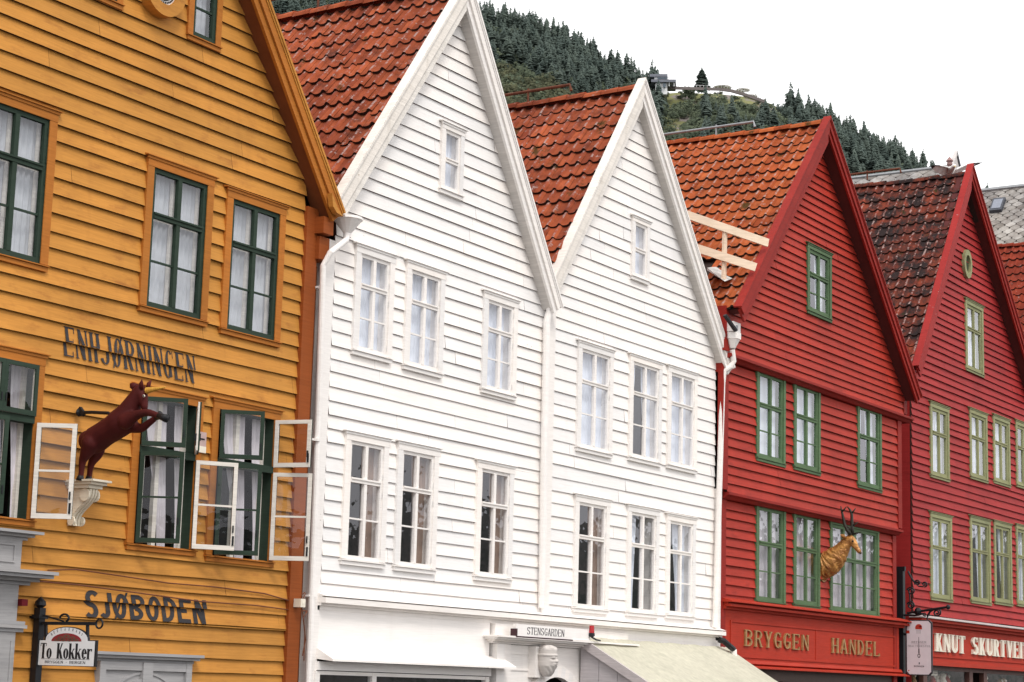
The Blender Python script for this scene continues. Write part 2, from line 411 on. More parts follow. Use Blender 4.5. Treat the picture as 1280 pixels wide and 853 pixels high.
def casement(win, hx, hy, z0, z1, wd, ang, side, mout, minn, munt=False, tilt=0):
    """a leaf swung outwards about its hinge; front half one colour, back half another, one glass sheet"""
    m = MB(); fr = .05
    a = R(ang); dx = Vector((math.cos(a), -math.sin(a), 0)) if side == 'L' else Vector((-math.cos(a), -math.sin(a), 0))
    nrm = Vector((0,0,1)).cross(dx) if side == 'L' else dx.cross(Vector((0,0,1)))   # towards the room when shut
    if side == 'L' and nrm.y*math.cos(a) < 0: nrm = -nrm
    O = Vector((hx, hy, 0))
    def bx(u0, u1, w0, w1, za, zb, mi, t=.5):
        p = []
        for zz in (za, zb):
            for u, w in ((u0, w0), (u1, w0), (u1, w1), (u0, w1)):
                q = O+dx*u+nrm*w; p.append((q.x, q.y, zz))
        m.hexa(p, mi, t)
    for w0, w1, mi in ((-.02, 0, 0), (.001, .022, 1)):
        bx(0, fr, w0, w1, z0, z1, mi); bx(wd-fr, wd, w0, w1, z0, z1, mi)
        bx(fr, wd-fr, w0+.001, w1-.001, z0, z0+fr*1.15, mi); bx(fr, wd-fr, w0+.001, w1-.001, z1-fr, z1, mi)
        if munt:
            zm = (z0+z1)/2; bx(fr, wd-fr, w0*.5, w1*.6, zm-.012, zm+.012, mi)
    bx(wd-fr*.75, wd-fr*.45, -.03, .045, (z0+z1)/2-.3*(z1-z0), (z0+z1)/2-.3*(z1-z0)+.09, 3)
    bx(wd-.035, wd-.012, .022, .034, z0+.06, z0+.18, 3)
    p = [O+dx*fr, O+dx*(wd-fr)]
    m.quad((p[0].x, p[0].y, z0+fr), (p[1].x, p[1].y, z0+fr), (p[1].x, p[1].y, z1-fr), (p[0].x, p[0].y, z1-fr), 2)
    return m.build('casement', [mout, minn, GLASSC, IRON], win)
# ------------------------------------------------------------------ roofs
def roof(mb, A, E, Y0, Y1, seed, row=.33, wid=.235, tint0=.0, gap=None):
    """pantiles on the slope A(ridge)->E(eave) (X,Z), laid from Y0 to Y1"""
    rng = random.Random(seed)
    A, E = Vector((A[0], 0, A[1])), Vector((E[0], 0, E[1])); s = E-A; Ls = s.length; s /= Ls
    n = s.cross(Vector((0,1,0))); n = n if n.z > 0 else -n
    rows = max(1, int(Ls/row)); row = Ls/rows; cols = int((Y1-Y0)/wid)
    prof = [(-.5,.005),(-.37,.036),(-.27,.045),(-.17,.036),(-.05,.009),(.14,-.003),(.34,-.003),(.5,.005)]
    for i in range(rows):
        sag = .012*math.sin(i*.6+seed)
        for j in range(cols):
            yc = Y0+(j+.5)*wid; t0 = i*row-.05; t1 = (i+1)*row
            if gap and gap(t0/Ls, yc): continue
            tint = min(1, max(0, rng.gauss(.5, .19)+tint0)); dl = rng.uniform(-.012, .012); lift = .042+rng.uniform(-.006, .014); dl += .05*(rng.random() < .025); jy = rng.uniform(-.006, .006); sk = rng.uniform(-.008, .008)
            pts = []
            wob = .012*math.sin(yc*.7+i*.3+seed)+sag
            for u, h in prof: pts.append(A+s*max(t0, -.02)+n*(h+wob)+Vector((0, yc+u*wid*1.04+jy, 0)))
            for u, h in prof: pts.append(A+s*(t1+dl+sk*u-.018*h/.045)+n*(h+lift+wob)+Vector((0, yc+u*wid*1.04+jy, 0)))
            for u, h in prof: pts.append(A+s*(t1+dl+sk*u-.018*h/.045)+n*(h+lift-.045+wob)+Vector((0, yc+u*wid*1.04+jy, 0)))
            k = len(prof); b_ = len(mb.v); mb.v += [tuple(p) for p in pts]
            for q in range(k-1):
                mb.f += [(b_+q, b_+q+1, b_+k+q+1, b_+k+q), (b_+k+q, b_+k+q+1, b_+2*k+q+1, b_+2*k+q)]; mb.m += [2 if q in (1, 2) else 0, 1]; mb.t += [tint, tint]  # lip faces take the dark material: shade between courses put in colour
def ridge_caps(mb, A, Y0, Y1, seed, r=.12, ln=.36):
    rng = random.Random(seed); y = Y0
    while y < Y1:
        t = rng.random(); pts = []; n = 7; dz = rng.uniform(-.012, .012)+.015*math.sin(y)
        for yy, rr in ((y, r*1.12), (y+ln*1.1, r*.94)):
            for k in range(n):
                a = math.pi*(k/(n-1)); pts.append((A[0]+rr*math.cos(a), yy, A[1]+.01+dz+rr*math.sin(a)*.95))
        fs = [(k, k+1, n+k+1, n+k) for k in range(n-1)]
        for k in range(n):
            p = pts[k]; pts.append((A[0]+(p[0]-A[0])*.8, p[1], A[1]+(p[2]-A[1])*.8))
        fs += [(k, 2*n+k, 2*n+k+1, k+1) for k in range(n-1)]
        mb.add(pts, fs, 0, t); y += ln
def off(A, E, d):   # shift a slope line down by d along its normal
    a, e = Vector(A), Vector(E); s = (e-a).normalized(); n = Vector((s.y, -s.x))
    if n.y > 0: n = -n
    return a+n*d, e+n*d
def meetx(P0, P1, x): return P0.y+(P1.y-P0.y)*(x-P0.x)/(P1.x-P0.x)
def slope_board(mb, A, E, d0, d1, y0, y1, mi=0, tint=.5, ext=0.0, plumb=False):
    """board along the rake between normal offsets d0<d1 below the slope line, cut plumb at the apex"""
    p0, e0 = off(A, E, d0); p1, e1 = off(A, E, d1)
    s = (Vector(E)-Vector(A)).normalized()
    e0 = e0+s*ext; e1 = e1+s*ext
    if plumb:
        t = (e0.x-p1.x)/(e1.x-p1.x); e1 = p1+(e1-p1)*t
    poly = [(A[0], meetx(p0, e0, A[0])), (e0.x, e0.y), (e1.x, e1.y), (A[0], meetx(p1, e1, A[0]))]
    # split in pieces for a slightly uneven edge
    mb.prism(poly, y0, y1, mi, tint)
def gable_trim(house, A, EL, ER, yw, yb, mat, matcap, matsof, bwL=.30, bwR=.19, matL=None):
    """barge boards, cap boards and soffits; yw wall plane, yb barge front"""
    for side, E, m in (('L', EL, matL or mat), ('R', ER, mat)):
        b = MB(); bw = bwL if side == 'L' else bwR
        slope_board(b, A, E, .02, bw, yb, yb+.045, 0, .4, .05)
        slope_board(b, A, E, .0, bw*.52, yb-.032, yb-.001, 0, .7, .02)
        b.build('bargeboard', [m], house)
        c = MB()
        slope_board(c, A, E, -.062, -.028, yb-.06, yb+.11, 0, .5, .04)
        slope_board(c, A, E, -.027, -.001, yb-.045, yb+.02, 0, .3, .04)
        c.build('verge_board', [matcap if side == 'R' else (matL or matcap)], house)
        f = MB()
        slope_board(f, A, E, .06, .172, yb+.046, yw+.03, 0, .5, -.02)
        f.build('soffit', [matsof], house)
def xlim_gable(A, EL, ER, xl, xr, d=.10):
    l0, l1 = off(A, EL, d); r0, r1 = off(A, ER, d)
    def f(z):
        a = l0.x+(l1.x-l0.x)*(z-l0.y)/(l1.y-l0.y); b = r0.x+(r1.x-r0.x)*(z-r0.y)/(r1.y-r0.y)
        return max(xl, a), max(max(xl, a), min(xr, b))
    return f
def drainpipe(house, pts, r, mat, hopper=None, clamps=()):
    m = MB(); m.tube(pts, r, 10)
    for c in clamps:
        c = Vector(c); m.tube([c-Vector((0,0,.02)), c+Vector((0,0,.02))], r*1.25, 10); m.box(c.x-r*1.9, c.x+r*1.9, c.y, c.y+r*2.2, c.z-.012, c.z+.012)
    if hopper:
        x, y, z, rt, rb, h = hopper
        m.lathe([(rt*.9, h*1.02), (rt, h*1.02), (rt*1.02, h*.86), (rt*.95, h*.84), (rb, 0), (rb, -.06)], (x, y, z), 14)
    return m.build('drainpipe', [mat], house, smooth=False)
# ------------------------------------------------------------------ a small drawn alphabet (slab-serif, condensed)
def _rect(x0, y0, x1, y1): return [(x0,y0),(x1,y0),(x1,y1),(x0,y1)]
def _arc(cx, cy, rx, ry, sw, tw, a0, a1, n=14):
    out = []
    for i in range(n):
        a, b = R(a0+(a1-a0)*i/n), R(a0+(a1-a0)*(i+1)/n)
        o = lambda t: (cx+rx*math.cos(t), cy+ry*math.sin(t)); q = lambda t: (cx+(rx-sw)*math.cos(t), cy+(ry-tw)*math.sin(t))
        out.append([q(a), o(a), o(b), q(b)])
    return out
def _path(pts, ws):
    out = []; L_, R_ = [], []
    for i, p in enumerate(pts):
        a = Vector(pts[max(0, i-1)]); b = Vector(pts[min(len(pts)-1, i+1)]); d = (b-a).normalized(); n = Vector((-d.y, d.x))
        L_.append(tuple(Vector(p)+n*ws[i]/2)); R_.append(tuple(Vector(p)-n*ws[i]/2))
    for i in range(len(pts)-1): out.append([L_[i], L_[i+1], R_[i+1], R_[i]])
    return out
def glyph(ch, w=.46, sw=.13, tw=.06, sf=.05):
    P = []
    if ch == 'J' and not sf: w *= .66
    st = lambda x, y0=0, y1=1, k=sw: P.append(_rect(x-k/2, y0, x+k/2, y1))
    hz = lambda y, x0, x1: P.append(_rect(x0, y, x1, y+tw))
    def sr(x, y, k=sw):
        if sf: P.append(_rect(x-k/2-sf, y, x+k/2+sf, y+tw*.7))
    def dg(x0, y0, x1, y1, k=sw): P.append([(x0-k/2,y0),(x0+k/2,y0),(x1+k/2,y1),(x1-k/2,y1)])
    l, r, c, T = sw/2, w-sw/2, w/2, 1-tw*.7
    th = max(tw, sw*.5) if sf else sw
    if ch in 'EFL':
        st(l); sr(l, 0); hz(0 if ch != 'F' else 1-tw, l, w)
        if sf: P.append(_rect(w-tw*.6, 0 if ch != 'F' else 1-.2, w, .2 if ch != 'F' else 1))
        if ch in 'EF':
            hz(1-tw, l, w*.96); hz(.5-tw/2, l, w*.78); sr(l, T)
            if sf: P.append(_rect(w*.96-tw*.6, .8, w*.96, 1)); P.append(_rect(w*.78-tw*.5, .4, w*.78, .6))
        else: sr(l, T)
    elif ch == 'N':
        k = th; st(k/2+.01, k=k); st(w-k/2-.01, k=k); dg(w-k/2-.02, 0, k/2+.02, 1); sr(k/2+.01, 0, k); sr(w-k/2-.01, T, k)
    elif ch == 'H':
        st(l); st(r); hz(.5-tw/2, l, r)
        for x in (l, r): sr(x, 0); sr(x, T)
    elif ch == 'I': w = sw; st(l); sr(l, 0); sr(l, T)
    elif ch == 'J':
        st(r, .24); P += _arc(r+sw/2-w*(.5 if sf else .62), .26, w*(.5 if sf else .62), .26, sw, tw, 195 if sf else 215, 360)
        if sf: sr(r, T)
    elif ch in 'OØ':
        P += _arc(c, .5, c, .5, sw, tw, 0, 360, 28)
        if ch == 'Ø': dg(w*.06, -.06, w*.94, 1.06, sw*.45)
    elif ch == 'G':
        P += _arc(c, .5, c, .5, sw, tw, 50, 335, 22); st(r, .06, .44); hz(.42, c, w+.01)
        if sf: P.append(_rect(w*.93-tw*.5, .72, w*.93, .98))
    elif ch == 'C': P += _arc(c, .5, c, .5, sw, tw, 50, 310, 22)
    elif ch == 'D':
        st(l); hz(0, l, w*.45); hz(1-tw, l, w*.45); P += _arc(w*.38, .5, w*.62, .5, sw, tw, -90, 90, 16); sr(l, 0); sr(l, T)
    elif ch in 'BRP':
        st(l); hz(1-tw, l, w*.5); hz(.5-tw/2, l, w*.5); P += _arc(w*.45, .74, w*.52, .26, sw*.95, tw, -90, 90, 12); sr(l, 0); sr(l, T)
        if ch == 'B': hz(0, l, w*.5); P += _arc(w*.43, .265, w*.57, .265, sw, tw, -90, 90, 12)
        if ch == 'R':
            dg(w-sw*.45, 0, w*.55, .5, sw); sr(w-sw*.3, 0, sw*.8)
    elif ch == 'S':
        pts = []; ws = []
        for i in range(25):
            t = i/24
            if t < .5:
                a = R(35+ (270-35)*(t/.5)); x = c+(c-sw*.45)*math.cos(a); y = .745+.225*math.sin(a)
            else:
                a = R(90-(235)*((t-.5)/.5)); x = c+(c-sw*.45)*math.cos(a); y = .265+.235*math.sin(a)
            pts.append((x, y)); ws.append(tw+(sw*1.05-tw)*(abs(math.cos(a))**1.3 if not .42 < t < .58 else 1))
        ws[11:14] = [sw]*3
        P += _path(pts, ws)
        if sf: P.append(_rect(w*.9-tw*.5, .72, w*.9, .98)); P.append(_rect(w*.05, .02, w*.05+tw*.5, .28))
    elif ch == 'Y':
        st(c, 0, .45); dg(c-.01, .40, sw/2, 1, sw); dg(c+.02, .40, w-th/2, 1, th); sr(c, 0); sr(sw/2, T); sr(w-th/2, T, th)
    elif ch == 'A':
        dg(w-sw/2, 0, c, 1, sw); dg(th/2, 0, c-.01, 1, th); hz(.28, w*.2, w*.8); sr(w-sw/2, 0); sr(th/2, 0, th)
    elif ch == 'V':
        dg(c, 0, sw/2, 1, sw); dg(c+.01, 0, w-th/2, 1, th); sr(sw/2, T); sr(w-th/2, T, th)
    elif ch == 'K':
        st(l); dg(l+sw*.5, .38, w-th, 1, th); dg(w-sw*.55, 0, w*.45, .55, sw); sr(l, 0); sr(l, T); sr(w-sw*.45, 0, sw*.8); sr(w-th, T, th*.8)
    elif ch == 'U':
        st(l, .25); st(w-th/2, .25, 1, th); P += _arc(c, .27, c, .27, sw, tw, 180, 360, 14); sr(l, T); sr(w-th/2, T, th)
    elif ch == 'T':
        st(c); hz(1-tw, 0, w); sr(c, 0)
        if sf: P.append(_rect(0, .8, tw*.6, 1)); P.append(_rect(w-tw*.6, .8, w, 1))
    elif ch == 'o': P += _arc(c*.9, .33, c*.9, .34, sw, tw, 0, 360, 20); w *= .9
    elif ch == 'k':
        st(l); dg(l+sw*.4, .28, w*.8, .64, th*.8); dg(w-sw*.5, 0, w*.5, .42, sw); sr(l, 0); sr(w-sw*.45, 0, sw*.7); P.append(_rect(l-sw/2-sf, T, l, 1)); P.append(_rect(w*.62, .62, w*.98, .62+tw*.7))
    elif ch == 'e':
        w *= .86; c = w/2; P += _arc(c, .33, c, .34, sw, tw, 0, 325, 20); hz(.33, sw*.5, w)
    elif ch == 'r':
        w *= .78; st(l, 0, .66); sr(l, 0); P += _arc(w*.78, .50, w*.42, .16, sw*.5, tw*1.2, 60, 180, 8); P.append(_rect(w*.8, .5, w, .66)); P.append(_rect(l-sw/2-sf, .62, l, .66))
    elif ch == '-': P.append(_rect(.05, .4, w*.6, .5)); w *= .65
    elif ch == '.': P.append(_rect(.05, 0, .15, .1)); w = .2
    elif ch == ' ': w *= .75
    return P, w
def text_polys(s, gap=.10, **k):
    x = 0; out = []
    for ch in s:
        P, w = glyph(ch, **k)
        out += [[(px+x, py) for px, py in q] for q in P]; x += w+gap
    return out, x-gap
def fit_text(s, x0, x1, z0, z1, **k):
    P, w = text_polys(s, **k)
    return [[(x0+(x1-x0)*px/w, z0+(z1-z0)*py) for px, py in q] for q in P]
def raised(mb, polys, y, th, mi=0):   # letters standing off a board facing -Y
    for i, q in enumerate(polys): mb.prism(q, y-th-.0003*(i % 9), y+.0001*(i % 5), mi)
def on_boards(polys, courses, Y, lip, name, mat, house):
    """painted letters: cut at every board edge and laid on the tilted boards"""
    bm = bmesh.new(); base = Vector(house['_b'])
    for i, q in enumerate(polys):
        vs = [Vector((a, 0, b)) for a, b in q]
        zs = [v.z for v in vs]; lo, hi = min(zs), max(zs)
        for zb, zt in courses:
            if zt <= lo or zb >= hi: continue
            b2 = bmesh.new(); f = b2.faces.new([b2.verts.new(v) for v in vs])
            for co, no in ((zb, (0,0,1)), (zt, (0,0,-1))):
                g = list(b2.verts)+list(b2.edges)+list(b2.faces)
                bmesh.ops.bisect_plane(b2, geom=g, plane_co=(0,0,co), plane_no=no, clear_inner=True)
            for f in b2.faces:
                nv = []
                for v in f.verts:
                    t = (v.co.z-zb)/(zt-zb)
                    nv.append(bm.verts.new((v.co.x-base.x, Y-(lip*1.1+.008)*(1-t)-.0035-.0002*(i % 7)-base.y, v.co.z+(.004 if t < .02 else 0)-base.z)))
                bm.faces.new(nv)
            b2.free()
    me = bpy.data.meshes.new(name); bm.to_mesh(me); bm.free(); me.materials.append(mat)
    o = bpy.data.objects.new(name, me); col.objects.link(o); o.parent = house
    return o
ST_Y = dict(case=YTRIM, jamb=GRNY, sill=YTRIM, sash=GRNY, cw=.12, fw=.055, tw=.075, inner=True, curt_mat=CURTY)
ST_W = dict(case=WTRIM, jamb=WTRIM, sill=WTRIM, sash=WTRIM, cw=.115, fw=.05, tw=.07)
ST_R = dict(case=GRND, jamb=GRND, sill=GRND, sash=GRND, cw=.10, fw=.07, tw=.085)
ST_R2 = dict(case=GRNO, jamb=GRNO, sill=GRNO, sash=GRNO, cw=.12, fw=.075, tw=.085)
def hole(r, c=.03): return (r[0]+c, r[1]-c, r[2]+.0, r[3]-c)
def shell(mb, x0, x1, Y, A, EL, ER, depth=14, front=1.4, floors=(), mi=0, md=2):
    """side walls, back and the dark rooms behind the windows"""
    for x, E in ((x0, EL), (x1, ER)): mb.quad((x, Y+.02, 0), (x, Y+depth, 0), (x, Y+depth, E[1]), (x, Y+.02, E[1]), mi)
    yb = Y+front
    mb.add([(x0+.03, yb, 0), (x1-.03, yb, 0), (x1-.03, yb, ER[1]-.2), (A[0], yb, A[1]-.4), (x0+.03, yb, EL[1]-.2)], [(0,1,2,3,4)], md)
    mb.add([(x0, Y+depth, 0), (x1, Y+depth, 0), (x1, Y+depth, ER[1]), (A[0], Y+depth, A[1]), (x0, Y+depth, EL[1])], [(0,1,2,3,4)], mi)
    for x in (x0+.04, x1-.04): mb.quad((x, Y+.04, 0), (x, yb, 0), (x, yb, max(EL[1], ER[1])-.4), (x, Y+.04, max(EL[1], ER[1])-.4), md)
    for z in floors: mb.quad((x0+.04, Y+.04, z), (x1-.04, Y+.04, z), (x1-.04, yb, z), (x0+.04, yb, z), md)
ROLL = {}
for m_, lo_, hi_ in ((TILE, (.21,.05,.03), (.44,.12,.07)), (TILE2, (.34,.09,.045), (.56,.17,.08)), (TILE3, (.15,.035,.025), (.36,.08,.05))): ROLL[m_.name] = tilemat(m_.name+'_roll', lo_, hi_, .2, 1.5, .25 if m_ != TILE3 else .8)
def add_roof(house, A, EL, ER, Y0, Y1, seed, mat, gapL=None, tint0=0, row=.33, low=.06):
    o = MB(); A = (A[0], A[1]-low)
    roof(o, A, EL, Y0, Y1, seed, tint0=tint0, gap=gapL, row=row); roof(o, A, ER, Y0, Y1, seed+1, tint0=tint0, row=row)
    for E in (EL, ER):
        a, e = off(A, E, .045); o.quad((a.x, Y0+.05, a.y), (e.x, Y0+.05, e.y), (e.x, Y1, e.y), (a.x, Y1, a.y), 1)
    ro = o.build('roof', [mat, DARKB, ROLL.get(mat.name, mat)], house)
    r = MB(); ridge_caps(r, A, Y0+.02, Y1, seed); r.build('ridge', [mat], ro)
    return ro
# =================================================================== the ochre house
yA, yER = (17.33, 12.98), (20.93, 8.09); yEL = (11.3, 8.09)
H = thing('ochre_house', (17.3, 16.5, 0), 'ochre yellow gabled wooden house with dark green sashes and painted black lettering, at the left', 'house', )
yH = H
Yq = {'a': [(-14,126),(56.5,150.4),(48,331),(-22,312)], 'b': [(190,210),(256.4,232),(247,399.5),(178.5,382.6)], 'c': [(289,249),(348,269),(338,427),(279,409.5)],
      'e': [(173.8,497.4),(244.7,508),(232.9,688.8),(164,677)], 'f': [(268,508),(341,528),(334,702),(264,694)]}
def infl(r, c=.12): return (r[0]-c, r[1]+c, r[2]-SILLZ, r[3]+c)
yw = {k: infl(rect(q)) for k, q in Yq.items()}
yw['a'] = infl((14.72, 15.68, 6.34, 8.05)); yw['d'] = infl((14.70, 15.75, 3.41, 5.17))
yw['e'] = infl((17.50, 18.50, 3.27, 5.06)); yw['f'] = infl((18.93, 20.03, 3.23, 5.09))
yw['g'] = infl((18.02, 18.46, 9.80, 11.0), .10); yw['h'] = infl((16.2, 16.64, 9.80, 11.0), .10)
ycourses = course_list(.08, 2.36, .19, 3)+[(2.36, 2.55), (2.55, 2.745), (2.745, 2.93), (2.93, 3.12), (3.12, 3.31)]
z = 3.31
while z < 5.28: ycourses.append((z, z+.198)); z += .198
ycourses += [(z, 5.505), (5.505, 5.72)]
ycourses += course_list(5.72, 12.95, .213, 9)
mb = MB(); LIPY = .042
clad(mb, xlim_gable(yA, yEL, yER, 11.5, 20.50), ycourses, [hole(r) for r in yw.values()], 16.5, LIPY, 11, .005)
shell(mb, 11.5, 20.72, 16.5, yA, yEL, yER, floors=(2.9, 5.75, 8.6))
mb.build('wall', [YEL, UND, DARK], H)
window(H, yw['a'], 16.5, ST_Y, curt='full', seed=21); window(H, yw['b'], 16.5, ST_Y, curt='full', seed=22); window(H, yw['c'], 16.5, ST_Y, curt='full', seed=23)
for k, s in (('g', 24), ('h', 25)): window(H, yw[k], 16.5, dict(ST_Y, inner=False, cw=.10), cols=1, curt='full', seed=s, header=False)
for k, s, cu in (('d', 26, 'drape'), ('e', 27, 'drape'), ('f', 28, 'drape')):
    w, (a0, a1, b0, b1, zt) = window(H, yw[k], 16.5, ST_Y, curt=cu, seed=s, open_=True, up=.36, label='window with its casements swung open over the street')
    m = MB()
    m.box(a0, a1, 16.43, 16.56, zt-.045, zt+.045); m.box((a0+a1)/2-.035, (a0+a1)/2+.035, 16.60, 16.66, b0, b1, 1); m.box(a0, a1, 16.601, 16.658, zt-.03, zt+.03, 1)
    m.box(a0, a0+.05, 16.6, 16.66, b0, b1, 1); m.box(a1-.05, a1, 16.6, 16.66, b0, b1, 1)
    m.build('sash', [GRNY, INW], w)
    wd = (a1-a0)/2; lo = (b0+.01, zt-.035); hi = (zt+.035, b1-.01)
    if k == 'd':
        casement(w, a0, 16.43, *lo, wd, 20, 'L', GRNY, INW, True); casement(w, a0, 16.43, *hi, wd, 2, 'L', GRNY, INW); casement(w, a1, 16.43, *hi, wd, 2, 'R', GRNY, INW)
        casement(w, a1+.02, 16.40, *lo, .455, 122, 'R', GRNY, INW, True)
    if k == 'e':
        casement(w, a0, 16.42, *lo, wd*1.06, 58, 'L', GRNY, INW, True); casement(w, a0, 16.42, *hi, wd*1.06, 44, 'L', GRNY, INW)
        casement(w, a1, 16.42, *lo, wd*1.08, 146, 'R', GRNY, INW, True); casement(w, a1, 16.42, *hi, wd, 43, 'R', GRNY, INW)
    if k == 'f':
        casement(w, a0, 16.42, *lo, wd*1.0, 50, 'L', GRNY, INW, True); casement(w, a0, 16.42, *hi, wd*1.0, 48, 'L', GRNY, INW)
        casement(w, a1, 16.42, *lo, wd*.94, 118, 'R', GRNY, INW, True); casement(w, a1, 16.42, *hi, wd*.94, 104, 'R', GRNY, INW)
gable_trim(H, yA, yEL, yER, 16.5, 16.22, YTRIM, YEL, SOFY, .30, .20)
add_roof(H, yA, yEL, yER, 16.33, 30, 5, TILE)
m = MB(); m.box(20.49, 20.735, 16.425, 16.52, 0, 8.1); m.build('corner_board', [RUST], H)
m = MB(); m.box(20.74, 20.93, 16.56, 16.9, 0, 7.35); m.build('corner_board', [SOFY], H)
m = MB(); m.box(20.70, 20.92, 16.36, 16.85, 7.40, 7.72); m.box(20.66, 20.88, 16.27, 16.5, 7.75, 7.98); m.build('eave_bracket', [RUST], H)
m = MB(); c = at3(414, 262, 16.2)
m.prism([(c.x-.10, c.z+.20), (c.x+.05, c.z+.02), (c.x+.17, c.z-.07), (c.x+.03, c.z-.05), (c.x-.06, c.z+.02)], 16.12, 16.2); m.build('verge_end', [YEL], H)
m = MB()                                                              # round medallion high in the gable
mc = (17.36, 10.2)
def ring(m, cx, cz, r0, r1, y0, y1, mi=0, n=40):
    for i in range(n):
        a, b = 2*math.pi*i/n, 2*math.pi*(i+1)/n
        p = lambda r, t: (cx+r*math.cos(t), cz+r*math.sin(t))
        m.prism([p(r0, a), p(r1, a), p(r1, b), p(r0, b)], y0, y1, mi)
ring(m, *mc, .22, .37, 16.33, 16.5); mo = m.build('medallion', [YEL], H)
m = MB(); ring(m, *mc, 0, .219, 16.37, 16.5, 0); ring(m, *mc, .13, .165, 16.362, 16.37, 1)
for i in range(36):
    a = i*math.pi/18; m.box(mc[0]+.19*math.cos(a)-.008, mc[0]+.19*math.cos(a)+.008, 16.36, 16.37, mc[1]+.19*math.sin(a)-.012, mc[1]+.19*math.sin(a)+.012, 1)
    m.box(mc[0]+.09*math.cos(a)-.008, mc[0]+.09*math.cos(a)+.008, 16.361, 16.37, mc[1]+.09*math.sin(a)-.01, mc[1]+.09*math.sin(a)+.01, 1)
m.build('carved_rosette', [WHT, BLK], mo)
on_boards(fit_text('ENHJØRNINGEN', 16.17, 18.43, 5.345, 5.695, w=.42, sw=.135, tw=.05, sf=.035, gap=.13), ycourses, 16.5, LIPY, 'lettering', LETY, H)
on_boards(fit_text('SJØBODEN', 16.76, 18.89, 2.365, 2.66, w=.60, sw=.19, tw=.165, sf=0, gap=.13), ycourses, 16.5, LIPY, 'lettering', LETY, H)
# grey shop portal at the left foot of the house
m = MB(); q = lambda x, y, Y=16.5: at(x, y, Y)
xr = q(27, 690)[0]; X0 = 13.0
zt_, z2, z3 = q(20, 662, 16.3)[1], q(20, 674, 16.35)[1], q(20, 712, 16.3)[1]
def cornice(m, x0, x1, zb, zt, steps, Y=16.5, mi=0, endr=True, endl=True):
    n = len(steps)
    for i, s in enumerate(steps):
        a, b = zb+(zt-zb)*i/n, zb+(zt-zb)*(i+1)/n-.002
        m.box(x0-(s*.8 if endl else 0), x1+(s*.8 if endr else 0), Y-s, Y+.01, a, b, mi, .3+.4*(i % 2))
xq = at(27, 690, 16.40)[0]
cornice(m, X0, xq, z2, zt_, [.10, .16, .24]); m.box(X0, xq, 16.40, 16.5, z3, z2)
m.box(X0, xq-.10, 16.385, 16.40, z3+.08, z3+.10); m.box(X0, xq-.10, 16.385, 16.40, z2-.07, z2-.05); m.box(xq-.12, xq-.10, 16.386, 16.40, z3+.10, z2-.07)
z4 = z3-.16; cornice(m, X0, xq+.05, z4, z3, [.12, .2, .32, .36])
xp = at(21, 770, 16.40)[0]
m.box(X0, xp, 16.40, 16.5, 0, z4-.002); cornice(m, X0, xp, z4-.52, z4-.40, [.12, .15, .13]); m.box(xp-.24, xp-.19, 16.385, 16.4, .2, z4-.62); m.box(xp-.07, xp-.04, 16.385, 16.4, .2, z4-.62)
m.build('shop_portal', [GREY], H)
# grey door head under the painted word
m = MB(); d0, d1, dz = 17.02, 18.62, at(185, 822)[1]
cornice(m, d0, d1, dz-.06, dz+.05, [.07, .13, .17])
m.box(d0, d0+.10, 16.4, 16.5, 0, dz-.062); m.box(d1-.10, d1, 16.4, 16.5, 0, dz-.062); m.box(d0+.1, d1-.1, 16.44, 16.5, 0, dz-.062)
m.box(d0+.1, d1-.1, 16.405, 16.44, dz-.16, dz-.063); m.box((d0+d1)/2-.085, (d0+d1)/2+.085, 16.385, 16.44, 0, dz-.064)
for cx in ((d0+d1)/2,):
    for r0, r1, y in ((.40, .47, 16.40), (.52, .55, 16.425)):
        for i in range(24):
            a, b = math.pi*i/24, math.pi*(i+1)/24; p = lambda r, t: (cx+r*1.25*math.cos(t), dz-.72+r*math.sin(t))
            m.prism([p(r0, a), p(r1, a), p(r1, b), p(r0, b)], y, 16.44)
    for t in (60, 120): m.bar((cx, 16.42, dz-.72), (cx+.5*math.cos(R(t)), 16.42, dz-.72+.41*math.sin(R(t))), .03, .03)
m.build('door', [GREY], H)
m = MB(); p = at3(26, 753, 16.4); m.box(p.x-.04, p.x+.05, 16.34, 16.46, p.z-.04, p.z+.035); m.build('alarm_box', [paint('dull_red_paint', (.14,.012,.018))], H)
# =================================================================== the two white houses
def white_common(m_): pass
wA, wEL, wER = (23.97, 12.40), (20.92, 8.20), (26.93, 7.85)
W1 = thing('white_house', (24, 16.5, 0), 'white gabled wooden house next to the ochre house', 'house', ); H = W1
W1q = [('full', [(440.6,305.3),(490.4,319.9),(486.4,452.9),(439,442.2)]), ('full', [(504.5,325.2),(552.9,341.2),(550.2,472.8),(502.9,459.5)]), ('full', [(601.3,363.8),(644.1,377.1),(642,499.4),(600,490)]),
       ('cream', [(428.6,537.6),(483.3,551),(477.4,709.5),(424,703.6)]), ('cream', [(494.2,550.5),(544.6,563),(541.9,717),(490.3,711.4)]), ('cream', [(593.4,574.7),(638.8,584.5),(636.8,729),(590.7,723)])]
w1r = [rect(q) for _, q in W1q]; w1z = rect([(548.6,151.4),(577.2,164.9),(575.5,250.7),(548,238.9)])
LIPW = .022
wc1 = course_list(2.83, 12.4, .196, 31)
mb = MB()
clad(mb, xlim_gable(wA, wEL, wER, 21.22, 26.95), wc1, [hole(r) for r in w1r+[w1z]], 16.5, LIPW+.003, 41, .003)
shell(mb, 21.0, 26.98, 16.5, wA, wEL, wER, floors=(2.95, 5.5, 8.4))
mb.box(20.97, 21.16, 16.44, 16.52, 0, 7.75, 3, .4)
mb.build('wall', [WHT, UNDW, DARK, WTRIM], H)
for i, ((cu, _), r) in enumerate(zip(W1q, w1r)): window(H, r, 16.5, ST_W, curt=cu, seed=50+i, up=.33)
window(H, w1z, 16.5, dict(ST_W, cw=.095), cols=1, curt='full', seed=57, up=.5, munt=False)
